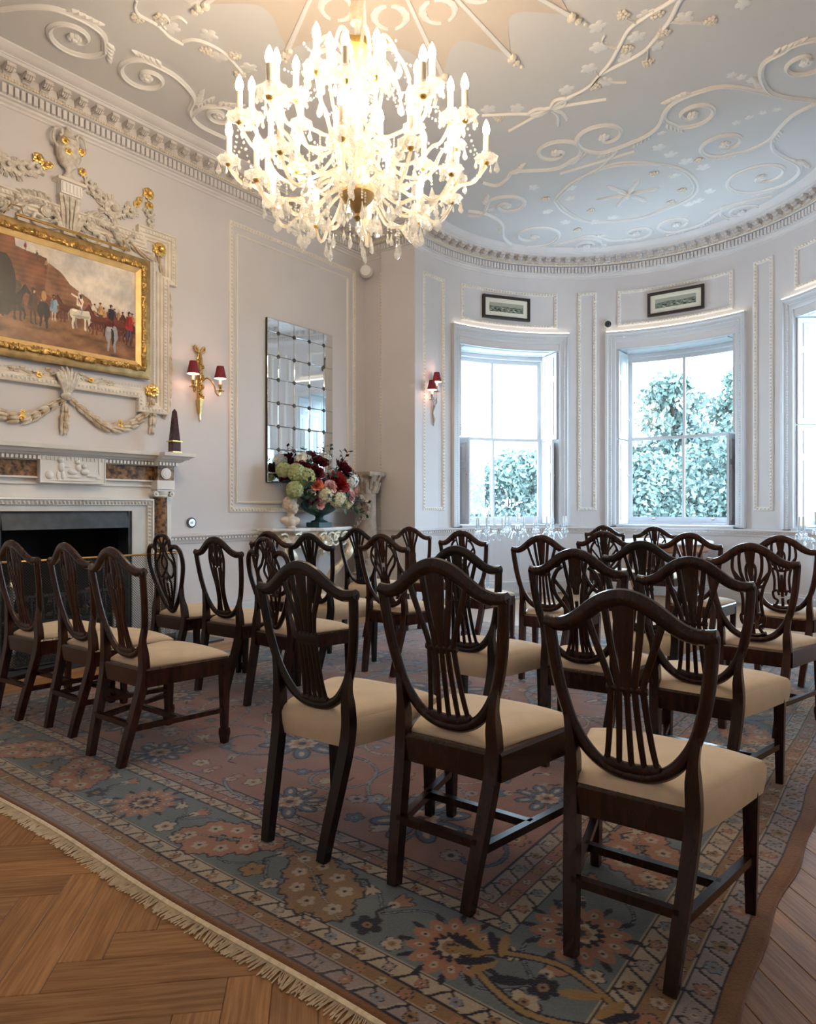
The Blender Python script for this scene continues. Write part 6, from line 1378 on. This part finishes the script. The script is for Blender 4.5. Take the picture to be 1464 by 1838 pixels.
# ------------------------------------------------------------------ console table, bust, urn, flowers, column
ct = thing('console_table', 'serpentine carved silver-gilt console table with white marble top against the wall', 'console table', (XL, 5.56, 0))
def serp(n=24, w=.60, d=.42, o=0.0):
    pts = [(-w - o, 0.0)]
    for i in range(n + 1): u = -1 + 2 * i / n; pts.append(((w + o) * u, d * (.62 + .38 * math.cos(u * math.pi * .5) + .05 * math.cos(u * math.pi * 3)) + o))
    return pts + [(w + o, 0.0)]
def prz(mb, pts, z0, z1, x0=.004): 
    n = len(pts); return mb.add([(p[1] + x0, p[0], z0) for p in pts] + [(p[1] + x0, p[0], z1) for p in pts], [tuple(range(n)), tuple(range(2 * n - 1, n - 1, -1))] + [(i, n + i, n + (i + 1) % n, (i + 1) % n) for i in range(n)])
mb = MB(); prz(mb, serp(o=.02), .925, .935); prz(mb, serp(o=.03), .935, .952); prz(mb, serp(o=.022), .952, .958); mb.build('marble_top', 'marble_white', ct, False)
mb = MB(); prz(mb, serp(w=.57, d=.39), .80, .925); mb.build('apron', 'console_silver', ct, False)
sp_ = serp(w=.57, d=.39)
for k in range(7):
    i = 2 + k * 3; x, y = sp_[i + 1][1] + .012, sp_[i + 1][0]; mb = MB(); sg = 1 if k < 3 else -1
    mb.tube([(x + .01, y + sg * a, .84 + b) for a, b in crv([(-.07, .05), (-.02, .06), (.03, .03), (.02, -.02), (-.02, -.01), (-.01, .02)], 6)], [.016] * 12 + [.010] * 19, 6)
    mb.tube([(x + .01, y + sg * a, .80 + b) for a, b in crv([(-.05, -.02), (0, -.05), (.05, -.02), (.07, .03)], 6)], .013, 6); mb.build('scroll_carving', 'console_silver', ct)
mb = MB(); mb.ball((sp_[13][1] + .01, 0, .78), .06, 12, 8, (.5, 1, 1)); [mb.tube([(sp_[13][1], 0, .76), (sp_[13][1] + .04, .09 * math.sin(a), .76 + .10 * math.cos(a)), (sp_[13][1] + .02, .13 * math.sin(a), .76 + .14 * math.cos(a))], [.02, .018, .004], 6) for a in np.arange(-2.6, 2.7, .65)]; mb.build('shell_carving', 'console_silver', ct)
for sg in (-1, 1):
    L = crv([(.30, sg * .50, .82), (.38, sg * .47, .70), (.33, sg * .36, .52), (.20, sg * .26, .34), (.14, sg * .24, .18), (.20, sg * .30, .06), (.24, sg * .33, .02)], 6); n = len(L); MB().tube(L, [.055 - .03 * i / n + .012 * math.sin(i) for i in range(n)], 8).build('leg', 'console_silver', ct)
    mb = MB(); mb.tube([(.36, sg * (.5 + a), .78 + b) for a, b in crv([(0, 0), (.04, -.05), (.0, -.10), (-.05, -.06), (-.01, -.04)], 6)], .018, 6); mb.build('knee_scroll', 'console_silver', ct)
MB().tube([(.19, -.26, .30), (.26, -.1, .36), (.27, 0, .38), (.26, .1, .36), (.19, .26, .30)], .022, 8).build('stretcher', 'console_silver', ct)
# stone bust
bu = thing('stone_bust', 'weathered stone bust of a curly-haired child on the console table', 'bust', (-5.60, 5.19, .96), R_(5)); 
def remeshed(name, mb, m, parent, vox=.006, it=4):
    o = mb.build(name, m, parent); md = o.modifiers.new('r', 'REMESH'); md.mode = 'VOXEL'; md.voxel_size = vox; sm = o.modifiers.new('s', 'SMOOTH'); sm.iterations = it; sm.factor = .5
    bpy.context.view_layer.update(); me = bpy.data.meshes.new_from_object(o.evaluated_get(bpy.context.evaluated_depsgraph_get())); o.modifiers.clear(); o.data = me; me.polygons.foreach_set('use_smooth', [True] * len(me.polygons)); return o
# local +x is the way the face looks
mb = MB(); E = lambda x, y, z, rx, ry, rz: mb.ball((x, y, z), 1.0, 16, 10, (rx, ry, rz))
E(-.005, 0, .245, .078, .068, .085); E(.022, 0, .215, .056, .052, .062); E(.055, 0, .178, .026, .03, .022); E(.075, 0, .215, .018, .011, .02); E(.066, 0, .232, .012, .009, .025); E(.066, 0, .192, .013, .02, .007)
for s_ in (-1, 1): E(.05, s_ * .03, .205, .026, .024, .024); E(.062, s_ * .026, .242, .014, .02, .008); E(-.01, s_ * .068, .225, .016, .01, .022); E(-.012, s_ * .085, .085, .055, .055, .042); E(.03, s_ * .04, .07, .045, .05, .04)
E(-.002, 0, .14, .042, .042, .06); E(-.005, 0, .09, .07, .10, .045); E(.0, 0, .05, .062, .085, .035); mb.lathe([(.055, 0), (.055, .012), (.038, .02), (.036, .04), (.05, .055)], 18)
remeshed('bust_body', mb, 'stone_bust', bu)
mb = MB(); rq = random.Random(4)
for i in range(120):
    a, t = rq.uniform(.75, 5.53), rq.uniform(-.45, 1.45); mb.ball((.082 * math.cos(t) * math.cos(a) - .006, .074 * math.cos(t) * math.sin(a), .25 + .09 * math.sin(t)), rq.uniform(.013, .021), 7, 5)
remeshed('curls', mb, 'stone_bust', bu, .005, 2)
# urn with flowers
ux, uy = -5.63, 5.66
un = thing('garden_urn', 'dark verdigris fluted urn holding flowers on the console table', 'urn', (ux, uy, .96))
MB().box(-.105, .105, -.105, .105, 0, .055).build('plinth', 'urn_green', un, False)
MB().lathe([(.10, .055), (.09, .07), (.05, .085), (.04, .11), (.05, .13), (.06, .135), (.10, .15), (.17, .19), (.20, .24), (.205, .275), (.18, .30), (.175, .31), (.20, .33), (.215, .345), (.21, .35), (.17, .34)], 36, (0, 0, 0), 18, .07).build('bowl', 'urn_green', un)
for s in (-1, 1): MB().tube([(0, s * a, b) for a, b in crv([(.19, .22), (.235, .24), (.245, .29), (.21, .31)], 6)], .013, 7).build('handle', 'urn_green', un)
fa = thing('flower_arrangement', 'big bouquet of burgundy peonies, white hydrangeas and pale roses in the urn', 'flowers', (ux, uy, 1.30))
def petal_patch(mb, c, d, up, w_, h_, cup):
    d = d.normalized(); s = d.cross(up); s = s.normalized() if s.length > 1e-4 else Vector((1, 0, 0)); u = s.cross(d).normalized(); c = Vector(c); vs = []
    for j, (t, ww) in enumerate(((0, .35), (.45, 1), (.85, .85), (1.0, .35))):
        for i in (-1, 0, 1): vs.append(c + u * (h_ * t) + s * (w_ * .5 * ww * i) + d * (cup * (t * t) - abs(i) * cup * .35))
    mb.add(vs, [(j * 3 + i, j * 3 + i + 1, j * 3 + i + 4, j * 3 + i + 3) for j in range(3) for i in range(2)])
def peony(r, m, name, seed):
    mb = MB(); rq = random.Random(seed)
    for L, (n, rr, tilt) in enumerate(((5, .2, .1), (7, .4, .35), (9, .6, .65), (11, .8, 1.0), (12, 1.0, 1.4))):
        for k in range(n):
            a = 2 * math.pi * (k + .5 * (L % 2)) / n + rq.uniform(-.3, .3); tilt_ = tilt + rq.uniform(-.15, .15); out = Vector((math.cos(a), math.sin(a), 0)); d = (out * math.sin(tilt) * -1 + Vector((0, 0, 1)) * 0) ; up = (out * math.sin(tilt) + Vector((0, 0, math.cos(tilt))))
            petal_patch(mb, out * (rr * r * .35) + Vector((0, 0, -.1 * r)), out.cross(Vector((0, 0, 1))).cross(up) * -1, up, r * (.45 + .4 * rr) * rq.uniform(.8, 1.15), r * (.7 + .25 * rr) * rq.uniform(.85, 1.1), -r * rq.uniform(.1, .34))
    return mb.mesh(name, m, True, 80)
def hydrangea(r, m, name, seed):
    mb = MB(); rq = random.Random(seed); N = 95
    for i in range(N):
        z = 1 - 1.7 * i / N; a = i * 2.39996; q = math.sqrt(max(0, 1 - z * z)); d = Vector((q * math.cos(a), q * math.sin(a), z)); c = d * r * rq.uniform(.9, 1.05); t = d.orthogonal().normalized(); b = d.cross(t); ro = rq.uniform(0, 1.57)
        for k in range(4):
            e = t * math.cos(ro + k * 1.5708) + b * math.sin(ro + k * 1.5708); f = d.cross(e); s = r * rq.uniform(.28, .38); mb.add([c, c + e * s * .55 + f * s * .45 + d * s * .15, c + e * s + d * s * .22, c + e * s * .55 - f * s * .45 + d * s * .15], [(0, 1, 2, 3)])
    mb.ball((0, 0, 0), r * .8, 10, 7); return mb.mesh(name, m, False)
def sprig(mb, p, d, L, n, lw, ll, droop=.0):
    p = Vector(p); d = Vector(d).normalized(); s = d.orthogonal().normalized(); pts = [p + d * L * t + Vector((0, 0, -droop * t * t)) for t in np.linspace(0, 1, 6)]; mb.tube(pts, .003, 4)
    for i in range(n):
        t = (i + 1) / n; c = p + d * L * t + Vector((0, 0, -droop * t * t)); a = i * 2.4; o = (s * math.cos(a) + d.cross(s) * math.sin(a)); e = (o + d * .5).normalized(); f = e.cross(d).normalized(); mb.add([c, c + e * ll * .5 + f * lw, c + e * ll, c + e * ll * .5 - f * lw], [(0, 1, 2, 3)])
MESH = {}
def bloom(kind, m, r, off, dirv):
    key = (kind, m, round(r, 3))
    if key not in MESH: MESH[key] = (peony if kind == 'p' else hydrangea)(r, m, 'peony' if kind == 'p' else 'hydrangea', len(MESH))
    q = Vector(dirv).to_track_quat('Z', 'Y').to_euler(); return link('peony' if kind == 'p' else 'hydrangea', MESH[key], fa, off, q)
# offsets: x towards the room, y along the wall (to the right in the picture), z up
for kind, m, r, y, z, x in (('h', 'petal_green', .095, -.46, .27, .10), ('h', 'petal_green', .10, -.35, .22, .14), ('h', 'petal_green', .09, -.50, .08, .12), ('p', 'petal_burgundy', .10, -.22, .28, .14), ('p', 'petal_burgundy', .085, -.33, .33, .06), ('p', 'petal_burgundy', .09, -.06, .40, .06), ('p', 'petal_burgundy', .115, .24, .33, .16), ('p', 'petal_red', .12, .08, .17, .22), ('p', 'petal_red', .08, .17, .24, .16), ('p', 'petal_red', .08, -.03, .12, .22),
     ('h', 'petal_white', .105, .33, .21, .16), ('h', 'petal_white', .07, .36, .06, .15), ('h', 'petal_cream', .10, .06, -.01, .22), ('h', 'petal_cream', .085, -.12, .03, .22), ('h', 'petal_cream', .075, .27, -.05, .18), ('p', 'petal_coral', .065, -.24, .14, .20), ('p', 'petal_coral', .065, .44, .33, .06), ('p', 'petal_pink', .07, -.08, .12, .25), ('p', 'petal_pink', .075, .26, .02, .24), ('p', 'petal_pink', .065, .40, .09, .18), ('p', 'petal_pink', .05, -.19, -.08, .20), ('p', 'petal_magenta', .06, -.24, -.04, .16), ('p', 'petal_white', .045, -.28, .06, .16),
     ('p', 'petal_burgundy', .06, .46, .20, .10), ('h', 'petal_white', .085, -.24, .42, .0), ('h', 'petal_green', .08, -.55, .3, .0), ('p', 'petal_burgundy', .09, -.15, .45, .0), ('h', 'petal_white', .08, .1, .45, -.02)):
    bloom(kind, m, r, (x, y, z), (x + .25, y * .9, z * .7 + .15))
for nm, m, specs in (('leaf_spray', 'leaf_dark', [((.05, -.1, .05), (.2, -.5, .9), .55, 10), ((.05, .05, .05), (.1, .05, 1), .55, 12), ((.05, .2, 0), (.4, .6, -.1), .45, 10), ((.1, -.2, 0), (.5, -.6, .0), .35, 8), ((.1, .1, .0), (.8, .2, .1), .25, 8), ((.1, -.05, .0), (.8, -.3, .0), .25, 8), ((.1, .0, .15), (.7, -.2, .4), .28, 10), ((.1, .15, .15), (.7, .3, .4), .28, 10), ((.05, -.2, .2), (.4, -.3, .8), .3, 10), ((.1, -.3, .1), (.6, -.5, .2), .25, 9), ((.05, -.02, .3), (.2, 0, 1), .32, 10)]), ('eucalyptus_spray', 'leaf_grey', [((0, .12, .2), (.05, .15, 1), .42, 16), ((0, .2, .2), (.1, .35, .9), .40, 14), ((.02, .0, .2), (0, -.05, 1), .40, 14), ((.05, .35, .0), (.2, .7, -.1), .28, 10)]), ('plum_spray', 'leaf_plum', [((.02, .25, .25), (.1, .45, .8), .36, 14), ((.02, .3, .15), (.2, .8, .3), .26, 10), ((.1, .1, .2), (.5, .2, .5), .2, 8)]), ('ivy_spray', 'leaf_ivy', [((.12, .18, -.02), (.4, .6, -.25), .36, 12), ((.1, .28, -.02), (.2, .8, -.35), .30, 10), ((.12, -.2, -.02), (.5, -.5, -.2), .22, 8), ((.15, .05, -.02), (.8, .1, -.2), .18, 8)])):
    for p, d, L, n in specs: mb = MB(); sprig(mb, p, d, L, n, .022 if 'euc' not in nm else .017, .075 if 'euc' not in nm else .045, .06 if 'ivy' in nm else 0); mb.build(nm, m, fa, False)
MB().ball((.05, 0, .08), .16, 12, 8, (1, 1.7, .9)).build('foliage_core', 'leaf_dark', fa)
# stone column in the corner
co = thing('stone_pedestal', 'weathered stone pedestal column with leafy capital in the corner', 'pedestal', (XL + .27, YR - .30, 0))
MB().lathe([(.19, 0), (.19, .06), (.16, .08), (.17, .11), (.145, .14), (.142, .7), (.128, 1.33), (.135, 1.345), (.128, 1.36)], 22).build('shaft', 'stone_column', co)
mb = MB(); mb.lathe([(.125, 1.36), (.13, 1.45), (.15, 1.54), (.17, 1.58)], 20)
for k in range(8):
    a = k * math.pi / 4; c, s = math.cos(a), math.sin(a); mb.tube([(.125 * c, .125 * s, 1.37), (.155 * c, .155 * s, 1.45), (.185 * c, .185 * s, 1.50), (.19 * c, .19 * s, 1.475)], [.03, .032, .022, .008], 6)
    a += math.pi / 8; c, s = math.cos(a), math.sin(a); mb.tube([(.13 * c, .13 * s, 1.42), (.16 * c, .16 * s, 1.52), (.20 * c, .20 * s, 1.575), (.205 * c, .205 * s, 1.54)], [.025, .024, .018, .008], 6)
mb.build('capital', 'stone_column', co); mb = MB(); mb.box(-.185, .185, -.185, .185, 1.585, 1.625, Matrix.Rotation(R_(8), 4, 'Z')); mb.box(-.17, .17, -.17, .17, 1.57, 1.586, Matrix.Rotation(R_(8), 4, 'Z')); mb.build('abacus', 'stone_column', co, False)
mb = MB(); rq = random.Random(8)
for i in range(46):
    t = i / 46; a = -1.1 + .75 * math.sin(t * 11) - .2; z = 1.32 - 1.0 * t; r = .142 + .006 * t; q = (r * math.cos(a), r * math.sin(a), z); mb.ball(q, .018 + .016 * (i % 3 == 0), 6, 4)
    for b in (0, 2.1, 4.2): mb.ball((q[0] * 1.08, q[1] * 1.08 + .02 * math.cos(b + i), q[2] + .02 * math.sin(b + i)), .014, 5, 4)
mb.build('flower_garland', 'stone_column', co)
# ------------------------------------------------------------------ marble-topped table in the bow and glass candelabra
tb = thing('marble_table', 'small round marble-topped table under the middle window', 'table', (-2.66, 8.78, 0))
MB().lathe([(.54, .74), (.565, .745), (.57, .76), (.56, .775), (.54, .778)], 40).build('top', 'marble_white', tb); MB().lathe([(.50, .64), (.52, .66), (.52, .74)], 36).build('apron', 'table_wood', tb)
for k in range(4): a = k * math.pi / 2 + .78; MB().tube(crv([(.46 * math.cos(a), .46 * math.sin(a), .68), (.48 * math.cos(a), .48 * math.sin(a), .45), (.40 * math.cos(a), .40 * math.sin(a), .15), (.44 * math.cos(a), .44 * math.sin(a), .0)], 5), [.035] * 6 + [.022] * 10, 8).build('leg', 'table_wood', tb)
def candelabrum(label, x, y, h, n, rad, rot=0.0, z0=0.0):
    t = thing('glass_candelabrum', label, 'candelabrum', (x, y, z0), rot, 'tall glass candelabra'); k = h - .26
    MB().lathe([(.105, 0), (.11, .008), (.09, .03), (.05, .07), (.028, .11), (.035, .13), (.02, .15), (.026, .165), (.02, .18)], 20).build('base', 'crystal_stand', t)
    MB().lathe([(.019, .18), (.021, .5), (.026, k - .12), (.03, k - .06), (.022, k - .04), (.04, k - .01), (.02, k + .02)], 14).build('stem', 'crystal_stand', t)
    for i in range(n + 1):
        a = 2 * math.pi * i / n; ca, sa = (math.cos(a), math.sin(a)) if i < n else (0, 0); zc = k + .05 + (.05 if i == n else 0); r = rad * (1 if i % 2 == 0 else .72)
        if i < n: MB().tube(crv([(.02 * ca, .02 * sa, k - .01), (r * .45 * ca, r * .45 * sa, k + .03), (r * .75 * ca, r * .75 * sa, k - .05), (r * ca, r * sa, k - .02), (r * ca, r * sa, zc)], 5), .0095, 7).build('arm', 'crystal_stand', t)
        c = (r * ca, r * sa, zc); cu = MB().lathe([(.012, 0), (.03, .012), (.012, .024), (.014, .04), (.026, .048), (.027, .10), (.022, .10)], 14, c).build('candle_cup', 'crystal_stand', t)
        tl = random.uniform(-.008, .008); MB().tube([(c[0], c[1], c[2] + .055), (c[0] + tl, c[1], c[2] + .055 + .13)], [.011, .0095], 8).build('candle', 'candle_white', t)
        for b in range(4): an = b * math.pi / 2; link('pendant', D_S, cu, (c[0] + .026 * math.cos(an), c[1] + .026 * math.sin(an), c[2] + .01))
candelabrum('tall glass candelabrum standing leftmost under the window beside the wall lamp', -4.50, 7.55, 1.08, 5, .20, .2)
candelabrum('tall glass candelabrum in the middle of the group beside the wall lamp window', -4.30, 7.98, 1.10, 6, .22, .5)
candelabrum('tall glass candelabrum rightmost of the group beside the wall lamp window', -3.96, 8.30, 1.10, 5, .20, .9)
candelabrum('tall glass candelabrum on the floor under the window at the right edge', -.88, 7.62, 1.12, 6, .20, .1)
